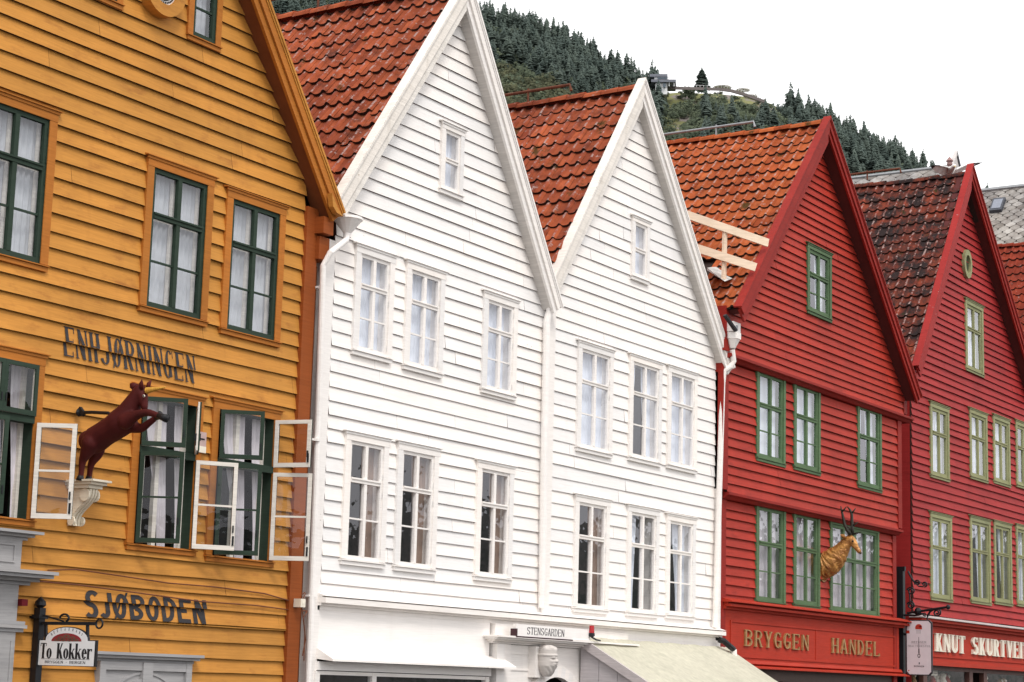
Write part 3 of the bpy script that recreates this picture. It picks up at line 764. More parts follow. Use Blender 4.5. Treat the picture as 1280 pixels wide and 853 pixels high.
gable_trim(H, wA, wEL, wER, 16.5, 16.27, WTRIM, WTRIM, SOFW, .25, .19, matL=WOFF)
add_roof(H, wA, wEL, wER, 16.38, 30, 61, TILE, low=.02)
X = 21.02
p0 = at3(433, 283, 16.28); p1 = at3(434, 292, 16.28); p2 = at3(411, 320, 16.38); p3 = at3(404, 332, 16.30); pe = at3(389, 800, 16.4)
drainpipe(H, [p1, at3(433, 300, 16.26), at3(413, 316, 16.22), p3, at3(398, 520, 16.4), Vector((pe.x, 16.4, 0))], .042, WHT, (p1.x, 16.28, p1.z, .21, .055, .22), [at3(401, 360, 16.4), at3(395, 550, 16.4), at3(391, 745, 16.4)])
# white house two
vA, vEL, vER = (29.72, 12.42), (26.8, 8.264), (33.38, 7.82)
W2 = thing('white_house', (30.2, 16.5, 0), 'white gabled wooden house next to the red houses, with the smaller attic window', 'house', ); H2 = W2
W2['label'] = 'white gabled wooden house between the other white house and the bright red one'
W2q = [('full', [(719.4,425.3),(763.4,439.5),(762.6,570.8),(718.8,563.7)]), ('sides', [(784.4,442.6),(825.4,454.8),(823,582.5),(784,574.7)]), ('full', [(832.5,456.8),(870,468.4),(867,591),(831.7,584.5)]),
       ('cream', [(715.7,617.7),(759.8,626),(756.7,767),(714.5,763)]), ('left', [(782,630.5),(822.3,638.4),(819,772),(781,768)]), ('right', [(831,641),(868,650),(865,775),(830,771)])]
w2r = [rect(q) for _, q in W2q]; w2z = rect([(787.6,269.8),(808.7,278.3),(809.7,356),(787.4,348)])
wc2 = course_list(2.83, 12.4, .205, 32)
mb = MB()
clad(mb, xlim_gable(vA, vEL, vER, 27.13, 33.12), wc2, [hole(r) for r in w2r+[w2z]], 16.5, LIPW, 43, .003)
shell(mb, 27.0, 33.3, 16.5, vA, vEL, vER, floors=(2.95, 5.3, 8.4))
mb.box(33.12, 33.32, 16.44, 16.52, 0, 7.7, 3, .4); mb.box(26.92, 27.16, 16.455, 16.53, 2.8, 7.9, 3, .6)
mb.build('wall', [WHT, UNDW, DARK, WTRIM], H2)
for i, ((cu, _), r) in enumerate(zip(W2q, w2r)): window(H2, r, 16.5, ST_W, curt=cu, seed=70+i, up=.33)
window(H2, w2z, 16.5, dict(ST_W, cw=.095), cols=1, curt='full', seed=77, up=.5, munt=False)
gable_trim(H2, vA, vEL, vER, 16.5, 16.295, WTRIM, WTRIM, SOFW, .25, .19, matL=WOFF)
add_roof(H2, vA, vEL, vER, 16.38, 30, 81, TILE, low=.12)
# valley pipe between them, and the one at the far corner
p = at3(688, 384, 16.36); pb = at3(677, 772, 16.4)
drainpipe(H, [p, at3(686, 393, 16.38), at3(683.5, 402, 16.4), at3(680, 580, 16.4), Vector((pb.x, 16.4, 2.95))], .06, WHT)
a = at3(915, 436, 16.2)
m = MB()
pts = [a+Vector((0,0,-.02)), at3(917, 452, 16.2), at3(913, 459, 16.25), at3(905, 464, 16.35), at3(903, 480, 16.38), at3(894, 785, 16.38)]
m.tube(pts, .055, 10); m.lathe([(.06, 0), (.15, .17), (.17, .18), (.17, .30), (.15, .30)], (a.x, 16.2, a.z), 6)
m.box(a.x-.16, a.x+.16, 16.1, 16.38, a.z+.31, a.z+.50, 0, .2); m.box(a.x-.05, a.x+.03, 16.09, 16.1, a.z+.36, a.z+.44, 1)
m.build('drainpipe', [WTRIM, STEEL], H2)
m = MB(); a = at3(899, 800, 16.3)
m.tube([a, a+Vector((.10, -.05, -.02)), at3(911, 807, 16.2), at3(917, 812, 16.2)], .055, 10); m.tube([at3(917, 812, 16.2), at3(917.5, 825, 16.2)], .06, 10, 1)
m.build('drainpipe_elbow', [BLK, WHT], H2)
# white ground floors: cornice, fascia, pent ledge, shop window, portal
def gcornice(m, x0, x1, z):
    for s, a, b in ((.06, -.01, .05), (.11, .05, .085), (.19, .085, .16), (.13, .16, .175)): m.box(x0, x1, 16.5-s, 16.55, z+a, z+b-.002, 0, .3+s*2)
    m.prof([(16.30, z+.175), (16.5, z+.235), (16.5, z+.176)], x0, x1, 0)
m = MB(); gcornice(m, 21.12, 27.0, 2.66); m.build('cornice', [WTRIM], H)
m = MB(); gcornice(m, 27.005, 33.3, 2.66); m.build('cornice', [WTRIM], H2)
m = MB(); zl = 2.02
m.box(21.14, 25.42, 16.45, 16.52, zl, 2.65); m.prof([(16.16, zl-.05), (16.16, zl-.02), (16.45, zl+.13), (16.45, zl-.02)], 21.14, 25.75, 0, .7)
m.box(21.14, 25.42, 16.40, 16.5, zl-.17, zl-.055, 0, .3); m.build('shop_fascia', [WHT], H)
m = MB(); g = MB()
zf = zl-.18; xs = [21.16, at(466, 846, 16.45)[0], 25.35]
for x in xs: m.box(x-.05, x+.05, 16.42, 16.5, 0, zf)
m.box(xs[0]+.05, xs[1]-.05, 16.425, 16.5, zf-.05, zf-.001); m.box(xs[1]+.05, xs[2]-.05, 16.425, 16.5, zf-.05, zf-.001)
sh = m.build('shop_window', [WTRIM], H)
for a, b in zip(xs[:-1], xs[1:]): g.quad((a+.05, 16.46, 0), (b-.05, 16.46, 0), (b-.05, 16.46, zf-.05), (a+.05, 16.46, zf-.05))
g.build('pane', [GLASS], sh)
# arched portal
m = MB(); ax0, ax1 = 25.44, 29.0; zc = 2.42; cx = at(688, 850)[0]; ar = .86
m.box(25.47, 25.95, 16.38, 16.5, zc+.052, 2.65, 0, .4); m.box(25.97, 29.7, 16.40, 16.5, zc+.052, 2.65, 0, .6)
cornice(m, 25.5, 29.4, zc-.07, zc+.05, [.12, .19, .28, .34])
m.box(25.5, 25.72, 16.36, 16.5, 0, zc-.075, 0, .3); m.box(25.74, 25.95, 16.39, 16.5, 0, zc-.075, 0, .6); m.box(29.15, 29.45, 16.36, 16.5, 0, zc-.075, 0, .4)
zo = 1.02
n = 24
for i in range(n):                                   # spandrel above the arch
    a, b = math.pi*i/n, math.pi*(i+1)/n; pa, pb_ = (cx+ar*math.cos(a), zo+ar*math.sin(a)), (cx+ar*math.cos(b), zo+ar*math.sin(b))
    m.prism([pa, (pa[0], zc-.076), (pb_[0], zc-.076), pb_], 16.44, 16.5, 0, .5)
    q_ = lambda r, t: (cx+r*math.cos(t), zo+r*math.sin(t))
    m.prism([q_(ar-.01, a), q_(ar+.16, a), q_(ar+.16, b), q_(ar-.01, b)], 16.37, 16.44, 0, .3+.4*(i % 2))
m.box(25.95, cx-ar, 16.44, 16.5, 0, zc-.076); m.box(cx+ar, 29.15, 16.44, 16.5, 0, zc-.076)
for z_ in (1.95, 2.2): m.box(25.96, cx-.35, 16.425, 16.44, z_, z_+.018)
m.build('arched_portal', [WTRIM], H2)
m = MB(); m.box(29.7, 33.12, 16.44, 16.5, 0, 2.65); m.build('ground_wall', [WHT], H2)
# =================================================================== bright red house
rA, rEL, rER = (37.25, 13.68), (33.05, 8.90), (42.46, 8.50)
YG, YM, YL = 16.27, 16.38, 16.5
H = thing('red_house', (37.5, 16.5, 0), 'bright red gabled house with jettied storeys and green windows', 'house'); R1 = H
tiers = {'up': (YM, [('full', [(943.7,457.7),(979,468.9),(979.5,583),(943,575.5)]), ('full', [(990,473.7),(1023,484),(1023,594.4),(990,585.8)]), ('sides', [(1070.8,501),(1100,510.5),(1099.3,616),(1068.6,608)])]),
         'lo': (YL, [('lilac', [(944.3,625.6),(980.5,634),(978.3,757.6),(941,754.4)]), ('lilac', [(991.7,635),(1024.4,643),(1020.5,761.8),(987.6,757.6)]), ('lilac', [(1036.6,648),(1099,663),(1094,773),(1034,765)])])}
ru = [rect(q, YM) for _, q in tiers['up'][1]]; rl = [rect(q, YL) for _, q in tiers['lo'][1]]; rz = rect([(1006,305),(1036,316.5),(1038,403),(1007.5,391)], YG)
mb = MB()
zj1 = at(1028, 484, YG)[1]; zj2 = at(1020, 640, YM)[1]
xl0, xr0 = 33.55, 42.25
xlM, xrM = 33.35, 42.1
zs0 = 3.33
clad(mb, xlim_gable(rA, rEL, rER, 33.2, 42.22, .12), course_list(zj1, 13.6, .158, 91), [hole(rz)], YG, .040, 101, .003)
clad(mb, lambda z_: (xlM, xrM), course_list(zj2, zj1-.14, .172, 92), [hole(r) for r in ru], YM, .043, 102, .004)
clad(mb, lambda z_: (xl0, xr0-.2), course_list(zs0, zj2-.14, .185, 93), [hole(r) for r in rl], YL, .043, 103, .004)
shell(mb, 33.45, 42.3, 16.5, rA, rEL, rER, floors=(3.3, 5.5, 8.2))
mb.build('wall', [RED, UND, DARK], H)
m = MB()
def jetty(m, x0, x1, z, Y, dn):
    m.prof([(Y-.085, z-.05), (Y-.085, z+.0), (Y+.05, z+.03), (Y+.25, z+.03), (Y+.25, z-.12), (Y+.03, z-.12), (Y-.02, z-.07)], x0, x1, 0, .3)
jetty(m, 33.15, 42.75, zj1, YG, 0); m.build('jetty_sill', [REDT], H)
m = MB(); jetty(m, 33.35, 42.3, zj2, YM, 0); m.build('jetty_sill', [REDT], H)
for bb in ((33.12, 33.36, YM-.05, YM+.2, zj2+.04, zj1-.13), (xrM, xrM+.22, YM-.05, YM+.2, zj2+.04, zj1-.13), (33.30, xl0, YL-.05, YL+.1, 0, zj2-.13), (xr0-.2, xr0, YL-.05, YL+.1, 0, zj2-.13), (42.23, 42.42, YG-.04, YG+.3, zj1+.04, 8.75), (33.0, 33.2, YG-.04, YG+.3, zj1+.04, 8.95)):
    m = MB(); m.box(*bb); m.build('corner_board', [REDT], H)
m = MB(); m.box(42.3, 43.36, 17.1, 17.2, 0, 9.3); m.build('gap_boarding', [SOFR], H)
for i, ((cu, _), r) in enumerate(zip(tiers['up'][1], ru)): window(H, r, YM, ST_R, curt=cu, seed=120+i, up=.38, header=False)
for i, ((cu, _), r) in enumerate(zip(tiers['lo'][1], rl)): window(H, r, YL, dict(ST_R, cw=.10), cols=4 if i == 2 else 2, curt=cu, seed=130+i, up=.39)
window(H, rz, YG, ST_R, curt='sides', seed=140, up=.40)
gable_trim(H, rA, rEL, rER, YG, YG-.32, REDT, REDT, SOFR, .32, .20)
add_roof(H, rA, rEL, rER, YG-.21, 30, 151, TILE2, gapL=lambda t, y: t > .72 and t < .86 and y > 16.9+2.2*(t-.72) and y < 18.6, low=.10)
# sign fascia
m = MB(); sx0, sx1 = 33.52, 42.4; szt, szb = 3.28, 2.32; YS = 16.46
for s, a, b in ((.10, .07, .10), (.16, .02, .07), (.06, -.03, .02)): m.box(sx0-.06, sx1+.15+s, YS-s, 16.56, szt+a, szt+b-.002)
m.prof([(YS-.22, szt+.10), (YS-.22, szt+.12), (16.5, szt+.19), (16.5, szt+.10)], sx0-.1, sx1+.3)
m.box(sx0, sx1, YS, 16.55, szb, szt-.03)
for a, b, c_, d_ in ((sx0+.25, sx1-.25, szb+.70, szb+.735), (sx0+.25, sx1-.25, szb+.05, szb+.085)): m.box(a, b, YS-.018, YS, c_, d_)
for x in (sx0+.25, sx1-.285): m.box(x, x+.035, YS-.0181, YS, szb+.086, szb+.699)
xm = at(1017, 800)[0]; m.box(xm, xm+.03, YS-.012, YS, szb+.086, szb+.699)
m.prof([(YS-.03, szb-.08), (YS-.07, szb-.06), (YS-.03, szb+.0), (16.5, szb+.0), (16.5, szb-.09)], sx0-.02, sx1+.05)
m.prof([(YS-.16, szb-.15), (YS-.16, szb-.13), (YS-.03, szb-.09), (16.5, szb-.09), (16.5, szb-.15)], sx0-.05, sx1+.25)
sg = m.build('shop_sign', [SIGNR], H)
m = MB()
raised(m, fit_text('BRYGGEN', at(930, 785, YS)[0], at(1009, 810, YS)[0], szb+.27, szb+.58, w=.46, sw=.105, tw=.06, sf=.04, gap=.20), YS, .035)
raised(m, fit_text('HANDEL', at(1039, 795, YS)[0], at(1098, 815, YS)[0], szb+.26, szb+.57, w=.46, sw=.105, tw=.06, sf=.04, gap=.20), YS, .035)
m.build('lettering', [GOLDL], sg)
m = MB(); zf = szb-.152
for x in (33.9, 36.3, 37.4, 39.4, 41.3, 42.1): m.box(x-.07, x+.07, 16.5, 16.6, 0, zf)
m.box(33.6, 42.2, 16.49, 16.55, zf-.22, zf); m.box(33.9, 42.1, 16.52, 16.58, zf-.34, zf-.30)
shp = m.build('shop_window', [plain('dark_brown_frame', (.055,.028,.02), .5)], H)
m = MB(); m.quad((33.9, 16.56, 0), (42.1, 16.56, 0), (42.1, 16.56, zf-.2), (33.9, 16.56, zf-.2)); m.build('pane', [GLASS], shp)
# slipped roofing felt where the tiles are off
m = MB()
a, b, c_, d_ = at3(884, 338, 16.9), at3(912, 331, 17.3), at3(924, 345, 16.5), at3(906, 352, 16.35)
m.add([a, b, c_, d_, a+Vector((0,0,.05)), (b+c_)/2+Vector((0,-.05,.10))], [(0,1,5,4),(1,2,5),(2,3,4,5),(3,0,4)]); m.build('roofing_felt', [plain('pale_roofing_felt', (.55,.54,.52), .8)], H)
m = MB(); m.bar(at3(906, 394, 16.15), at3(920, 414, 16.05), .08, .04); m.build('gutter_end', [BLK], H)
# =================================================================== crimson house
sA, sEL, sER = (46.9, 15.02), (42.95, 9.30), (51.6, 10.2)
sER = (51.05, 10.95); sER = (sA[0]+(sER[0]-sA[0])*1.28, sA[1]+(sER[1]-sA[1])*1.28)
H = thing('red_house', (47.5, 16.5, 0), 'crimson gabled house with olive green windows and an oval vent', 'house'); R2 = H
R2q = [('full', [(1160.8,504),(1184,509),(1185,600.8),(1160.8,597)]), ('full', [(1210,512),(1231,516),(1233.5,602.4),(1210.5,599)]), ('full', [(1239,520),(1259,523),(1262,608),(1240.6,605)]), ('left', [(1267,526.5),(1287,531),(1289,613),(1269.4,609)]),
       ('full', [(1160,641.6),(1186,644),(1190,752),(1162,750)]), ('sides', [(1210,646.4),(1234.5,649),(1238,756),(1212,753.7)]), ('sides', [(1240,652),(1261,654),(1264.6,757),(1242,755)]), ('full', [(1267,656),(1288,659),(1291,760),(1270.4,757)])]
r2r = [rect(q) for _, q in R2q]; r2z = rect([(1203,375),(1225,381),(1229.4,470.5),(1207,465)])
mb = MB()
zs2 = 3.62
clad(mb, xlim_gable(sA, sEL, sER, 43.35, 52.1, .12), course_list(zs2, 14.9, .178, 95), [hole(r) for r in r2r+[r2z]], 16.5, .042, 105, .007)
shell(mb, 43.33, 52.2, 16.5, sA, sEL, sER, floors=(3.6, 6.6, 9.3))
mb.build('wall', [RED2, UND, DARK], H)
m = MB(); m.box(52.05, 52.3, 16.42, 16.55, 0, 9.4); m.build('corner_board', [REDT], H)
for i, ((cu, _), r) in enumerate(zip(R2q, r2r)): window(H, r, 16.5, ST_R2, curt=cu, seed=160+i, up=.37, munt=False, header=i != 99)
window(H, r2z, 16.5, ST_R2, curt='full', seed=170, up=.37, munt=False)
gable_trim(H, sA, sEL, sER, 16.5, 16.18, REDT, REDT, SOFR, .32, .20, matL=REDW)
add_roof(H, sA, sEL, sER, 16.29, 30, 171, TILE3, low=.22)
m = MB(); oc = at(1208.8, 330.4, 16.44)
def oval(m, r0, r1, y0, y1, mi=0, n=32, sx=.78):
    for i in range(n):
        a, b = 2*math.pi*i/n, 2*math.pi*(i+1)/n; p = lambda r, t: (oc[0]+r*sx*math.cos(t), oc[1]+r*math.sin(t))
        m.prism([p(r0, a), p(r1, a), p(r1, b), p(r0, b)], y0, y1, mi)
oval(m, .23, .37, 16.40, 16.5); oval(m, .0, .23, 16.46, 16.5, 1); m.build('oval_vent', [GRNO, plain('dark_vent', (.05,.06,.03), .8)], H)
# sign fascia with cream letters
m = MB(); tx0, tx1 = 43.2, 52.4; tzt, tzb = 3.42, 2.56; YS = 16.42
m.prof([(16.16, tzt+.10), (16.16, tzt+.12), (16.5, tzt+.19), (16.5, tzt+.10)], tx0-.05, tx1, 1); m.box(tx0, tx1, 16.22, 16.5, tzt+.03, tzt+.098); m.box(tx0, tx1, 16.32, 16.5, tzt-.04, tzt+.028)
m.box(tx0, tx1, YS, 16.52, tzb, tzt-.042); m.box(tx0, tx1, YS-.025, YS, tzb+.10, tzb+.13); m.box(tx0, tx1, YS-.07, 16.5, tzb-.10, tzb-.002)
sg = m.build('shop_sign', [SIGNR, WOFD], H)
x0_, x1_ = at(1168, 806, YS)[0], at(1281, 806, YS)[0]; z0_, z1_ = at(1200, 817, YS)[1], at(1200, 795, YS)[1]
m = MB(); wt = text_polys('KNUT SKURTVEIT', w=.44, sw=.17, tw=.05, sf=.05, gap=.12)[1]
raised(m, fit_text('KNUT SKURTVEIT', x0_, x1_+.16, z0_, z1_, w=.44, sw=.17, tw=.05, sf=.05, gap=.12), YS, .05); m.build('lettering', [BONE], sg)
m = MB(); g = MB(); zf = tzb-.102
BRN = plain('brown_shop_frame', (.10,.045,.035), .5)
sxs = [44.15, 47.3, 48.35, 52.2]
for x in sxs: m.box(x-.12, x+.12, 16.5, 16.62, 0, zf)
m.box(44.15, 52.2, 16.505, 16.6, zf-.10, zf); sh2 = m.build('shop_window', [BRN], H)
for a, b in ((44.15, 47.3), (48.35, 52.2)): g.quad((a+.1, 16.57, 0), (b-.1, 16.57, 0), (b-.1, 16.57, zf-.1), (a+.1, 16.57, zf-.1))
g.build('pane', [GLASS], sh2)
# =================================================================== farther houses
H = thing('red_house', (57, 16.5, 0), 'farthest red house at the right edge, of which mainly the clay tiled roof shows', 'house')
fz = at(1245, 311, 16.2)
tA = (57.4, at(1262, 308, 16.2)[1]); d = atx(1262, 307, 57.4); tA = (57.4, d.z); tEL = (52.9, tA[1]-5.6); tER = (61.9, tA[1]-5.6)
mb = MB(); clad(mb, xlim_gable(tA, tEL, tER, 52.9, 61.7), course_list(.1, tA[1], .25, 7), [], 16.5, .035, 8); shell(mb, 52.9, 61.8, 16.5, tA, tEL, tER); mb.build('wall', [RED2, UND, DARK], H)
gable_trim(H, tA, tEL, tER, 16.5, 16.22, REDT, REDT, SOFR)
add_roof(H, tA, tEL, tER, 16.33, 34, 191, tilemat('dull_clay_tile', (.20,.035,.022), (.36,.065,.035), .2, .5, .3))
def slates(mb, A, E, Y0, Y1, seed, s=.5):
    rng = random.Random(seed); A3, E3 = Vector((A[0],0,A[1])), Vector((E[0],0,E[1])); sl = E3-A3; Ln = sl.length; sl /= Ln
    n = sl.cross(Vector((0,1,0))); n = n if n.z > 0 else -n
    rows, cols_ = int(Ln/(s*.5)), int((Y1-Y0)/s)
    for i in range(rows):
        for j in range(cols_):
            yc = Y0+(j+.5+(.5 if i % 2 else 0))*s; t = i*s*.5; o = n*(.02+rng.uniform(0, .012)); e = .5*s*.96
            p = lambda dt, dy, l=0: A3+sl*(t+dt)+o+n*l+Vector((0, yc+dy, 0))
            tint = min(1, max(0, rng.gauss(.5, .3)))
            q = [p(max(-e*.6, -t), -e*.7), p(max(-e*.6, -t), e*.7), p(e*.25, e), p(e, e*.12, .02), p(e, -e*.12, .02), p(e*.25, -e)]
            mb.add(q, [(0,1,2,3,4,5)], 0, tint)
            mb.add([q[2], q[3], q[4], q[5]]+[v-n*.03 for v in q[2:6]], [(0,1,5,4),(1,2,6,5),(2,3,7,6)], 0, tint*.4)
# slate house one: its white gable peeps over the crimson roof
Yg = 27.0
gA = at3(1196.5, 194, Yg); H = thing('slate_house', (gA.x, Yg, 0), 'grey slate roofed house with a white pointed gable, rising behind the crimson house', 'house')
A_ = (gA.x+.2, at3(1199, 208, Yg).z); EL_, ER_ = (A_[0]-6, A_[1]-8.2), (A_[0]+6, A_[1]-8.2)
m = MB(); slates(m, A_, EL_, Yg, Yg+16, 3, .6); slates(m, A_, ER_, Yg, Yg+16, 4, .8); m.quad((A_[0], Yg, A_[1]-.05), (EL_[0], Yg, EL_[1]-.05), (EL_[0], Yg+22, EL_[1]-.05), (A_[0], Yg+22, A_[1]-.05), 1); m.quad((A_[0], Yg, A_[1]-.05), (ER_[0], Yg, ER_[1]-.05), (ER_[0], Yg+22, ER_[1]-.05), (A_[0], Yg+22, A_[1]-.05), 1)
m.tube([(A_[0], Yg, A_[1]+.03), (A_[0], Yg+22, A_[1]+.03)], .09, 6, 2); m.build('roof', [SLATE, DARKB, STEEL], H)
m = MB(); m.prism([(EL_[0], 0), (ER_[0], 0), (ER_[0], ER_[1]), (A_[0], A_[1]), (EL_[0], EL_[1])], Yg+.05, Yg+22, 0); m.build('wall', [GREYW], H)
gB = at3(1195.5, 193, Yg-.5); gA = Vector((gB.x, Yg, gB.z)); m = MB(); gz = gA.z; hw = 1.35
m.prism([(gA.x-hw, A_[1]-1.9), (gA.x+hw, A_[1]-1.9), (gA.x, gz)], Yg-.5, Yg-.35, 0)
m.prism([(gA.x+hw+.12, A_[1]-1.9), (gA.x+hw, A_[1]-1.9), (gA.x-.02, gz), (gA.x+.02, gz+.14)], Yg-.55, Yg-.42, 1); m.prism([(gA.x-hw-.12, A_[1]-1.9), (gA.x-hw, A_[1]-1.9), (gA.x+.02, gz), (gA.x-.02, gz+.14)], Yg-.55, Yg-.42, 0)
for k in (-.45, 0, .45): m.box(gA.x+k-.02, gA.x+k+.02, Yg-.53, Yg-.5, A_[1]-1.9, gz-.5-abs(k)*2.0, 2)
f0 = at3(1187, 206, Yg-.6); m.tube([f0+Vector((0,0,-.9)), f0], .07, 8, 0); m.lathe([(.02,.32),(.16,.14),(.10,.12),(.12,.0),(.06,-.1)], f0, 8, 3)
m.build('gable', [GREYW, plain('lead_grey', (.07,.07,.08), .6), GREY, plain('dull_copper', (.28,.16,.15), .6)], H)
# slate house two at the right edge with a skylight
X5 = 66.0; a5, b5 = atx(1222, 242, X5), atx(1280, 233, X5)
Y5 = 16.5; A5 = (X5, (a5.z+b5.z)/2); sl5 = 1.15; EL5, ER5 = (X5-7.5, A5[1]-7.5*sl5), (X5+7.5, A5[1]-7.5*sl5)
H = thing('slate_house', (X5, Y5, 0), 'grey slate roofed house with a small skylight, behind the farthest red roof', 'house')
m = MB(); slates(m, A5, EL5, Y5, Y5+14, 13, .40); slates(m, A5, ER5, Y5, Y5+14, 14, .8)
for E_ in (EL5, ER5): m.quad((A5[0], Y5, A5[1]-.05), (E_[0], Y5, E_[1]-.05), (E_[0], Y5+20, E_[1]-.05), (A5[0], Y5+20, A5[1]-.05), 1)
m.tube([(A5[0], Y5, A5[1]+.03), (A5[0], Y5+20, A5[1]+.03)], .10, 6, 2); rf5 = m.build('roof', [SLATE, DARKB, STEEL], H)
m = MB(); m.prism([(EL5[0], 0), (ER5[0], 0), (ER5[0], ER5[1]), (A5[0], A5[1]-.1), (EL5[0], EL5[1])], Y5+.1, Y5+20, 0); m.build('wall', [GREYW], H)
def onslope(x, y):      # intersect a view ray with the left slope of slate house two
    d = ray(x, y); n_ = Vector((-sl5, 0, 1)); p0 = Vector((A5[0], 0, A5[1])); t = (p0-Vector((0,0,CZ))).dot(n_)/d.dot(n_); return Vector((0,0,CZ))+d*t
m = MB(); n_ = Vector((-sl5, 0, 1)).normalized(); ks = [onslope(*p)+n_*.16 for p in ((1242, 253), (1257, 251), (1254, 266.5), (1238.5, 267.5))]
cen = sum(ks, Vector())/4; ex = (ks[1]+ks[2]-ks[0]-ks[3])/2; ey = (ks[3]+ks[2]-ks[0]-ks[1])/2
ex = Vector((0, ex.y, 0)); ey = Vector((ey.x, 0, ey.x*sl5))
ring_ = [cen-ex/2-ey/2, cen+ex/2-ey/2, cen+ex/2+ey/2, cen-ex/2+ey/2]
m.hexa([p-n_*.16 for p in ring_]+ring_, 0); m.add([cen+(p-cen)*.74+n_*.012 for p in ring_], [(0,1,2,3)], 1); m.build('skylight', [plain('dark_skylight_frame', (.06,.065,.08), .5), plain('skylight_pane', (.20,.22,.27), .12, spec=.6)], H)
# ------------------------------------------------------------------ creatures grown over a skeleton
def grow(name, nodes, edges, mats, parent, levels=2, disp=None):
    """nodes: {key: (Vector, radius or (rx, ry))}; first key is the root"""
    keys = list(nodes); me = bpy.data.meshes.new('tmp'); base = Vector(parent['_b'])
    me.from_pydata([nodes[k][0]-base for k in keys], [(keys.index(a), keys.index(b)) for a, b in edges], [])
    ob = bpy.data.objects.new('tmp', me); col.objects.link(ob)
    sk = ob.modifiers.new('s', 'SKIN'); sk.use_smooth_shade = True; sk.branch_smoothing = .6
    ss = ob.modifiers.new('ss', 'SUBSURF'); ss.levels = levels; ss.render_levels = levels
    for i, k in enumerate(keys):
        r = nodes[k][1]; me.skin_vertices[0].data[i].radius = r if isinstance(r, tuple) else (r, r)
    me.skin_vertices[0].data[0].use_root = True
    dg = bpy.context.evaluated_depsgraph_get(); dg.update()
    nm = bpy.data.meshes.new_from_object(ob.evaluated_get(dg)); nm.name = name
    bpy.data.objects.remove(ob); bpy.data.meshes.remove(me)
    nm.materials.clear()
    for m in mats: nm.materials.append(m)
    if disp:
        for v in nm.vertices: v.co = disp(v.co+base)-base
    o = bpy.data.objects.new(name, nm); col.objects.link(o); o.parent = parent; o['_b'] = tuple(base)
    return o
# ------------------------------------------------------------------ unicorn figurehead and its console
XU = at(87, 606)[0]
U = lambda zx, zy, dx=0: atx(80+zx/4.265, 460+zy/4.265, XU+dx)
CB = paint('cream_stone_paint', (.72,.67,.56), (.35,.28,.18), .4, .08, chips=.4)
b0 = U(50, 606); top = U(140, 603)
H = thing('console_bracket', (XU, 16.5, top.z), 'cream scrolled console fixed to the ochre wall under the unicorn', 'bracket')
m = MB(); zt_ = top.z
ys = U(165, 606).y
XU0 = XU; XU = XU0+.05
m.box(XU-.13, XU+.13, ys-.02, 16.5, zt_-.045, zt_-.005); m.box(XU-.155, XU+.155, ys-.07, 16.5, zt_-.012, zt_+.012); m.box(XU-.11, XU+.11, ys+.03, 16.5, zt_-.085, zt_-.046)
m.build('shelf', [CB], H)
m = MB(); yw_ = 16.47; d = (yw_-ys)*.80
prof = []
for i in range(25):
    t = i/24; o = d*((1-t)**1.1*.82+.18)+.045*math.sin(t*math.pi*2.0)
    prof.append((yw_-o, zt_-.088-t*.42))
m.prof(prof+[(yw_, zt_-.508), (yw_, zt_-.088)], XU-.07, XU+.07, 0, .4)
for cz, cr, oy in ((zt_-.16, .075, d*.86), (zt_-.455, .055, d*.22)):
    for s in (-1, 1):
        n = 16; pts = [(yw_-oy+cr*math.cos(2*math.pi*k/n), cz+cr*math.sin(2*math.pi*k/n)) for k in range(n)]
        m.prof(pts, XU+s*.07, XU+s*.09, 0, .8)
for k in range(-1, 2):
    m.prof([(y-.018, z_) for y, z_ in prof]+[(y+.02, z_) for y, z_ in prof[::-1]], XU+k*.046-.015, XU+k*.046+.015, 0, .7)
m.build('scroll', [CB], H); XU = XU0
UM = paint('oxblood_paint', (.080,.013,.012), (.025,.008,.008), .5, .2, rough=.38, grain=(3,3,3))
H = thing('unicorn_statue', (XU, 16.3, zt_), 'dark red leaping unicorn figure with a gilded horn, standing on a cream console', 'statue')
def fuse(name, mb, mats, parent, voxel=.014, it=6):
    """overlapping tapered limbs melted into one continuous skin"""
    base = Vector(parent['_b']); ob = mb.build('tmp', mats, None, base=base)
    rm = ob.modifiers.new('r', 'REMESH'); rm.mode = 'VOXEL'; rm.voxel_size = voxel; rm.use_smooth_shade = True
    sm = ob.modifiers.new('s', 'SMOOTH'); sm.factor = .5; sm.iterations = it
    dg = bpy.context.evaluated_depsgraph_get(); dg.update(); nm = bpy.data.meshes.new_from_object(ob.evaluated_get(dg)); nm.name = name
    old = ob.data; bpy.data.objects.remove(ob); bpy.data.meshes.remove(old)
    nm.materials.clear()
    for m_ in mats: nm.materials.append(m_)
    o = bpy.data.objects.new(name, nm); col.objects.link(o); o.parent = parent; o['_b'] = tuple(base); return o
def limb(m, pts, n=14, per=6):
    """spline tube through (point, radius) pairs"""
    P, Q = [], []; g_ = lambda j: pts[max(0, min(len(pts)-1, j))]
    for i in range(len(pts)-1):
        for k in range(per):
            f_ = k/per; a, b, c, d = g_(i-1), g_(i), g_(i+1), g_(i+2)
            h_ = lambda a, b, c, d: .5*((2*b)+(c-a)*f_+(2*a-5*b+4*c-d)*f_*f_+(3*b-a-3*c+d)*f_**3)
            P.append(h_(a[0], b[0], c[0], d[0])); Q.append(h_(a[1], b[1], c[1], d[1]))
    P.append(pts[-1][0]); Q.append(pts[-1][1]); m.tube(P, Q, n)
    for k in (0, -1): m.ball(P[k], Q[k], 12, 8)
s = .09; m = MB()
limb(m, [(U(132, 388), .125), (U(160, 388), .158), (U(218, 350), .152), (U(268, 318), .156), (U(308, 285), .165), (U(345, 232), .130), (U(378, 172), .100), (U(402, 130), .084)])
limb(m, [(U(404, 124), .080), (U(420, 158), .064), (U(428, 194), .045), (U(429, 210), .043)])
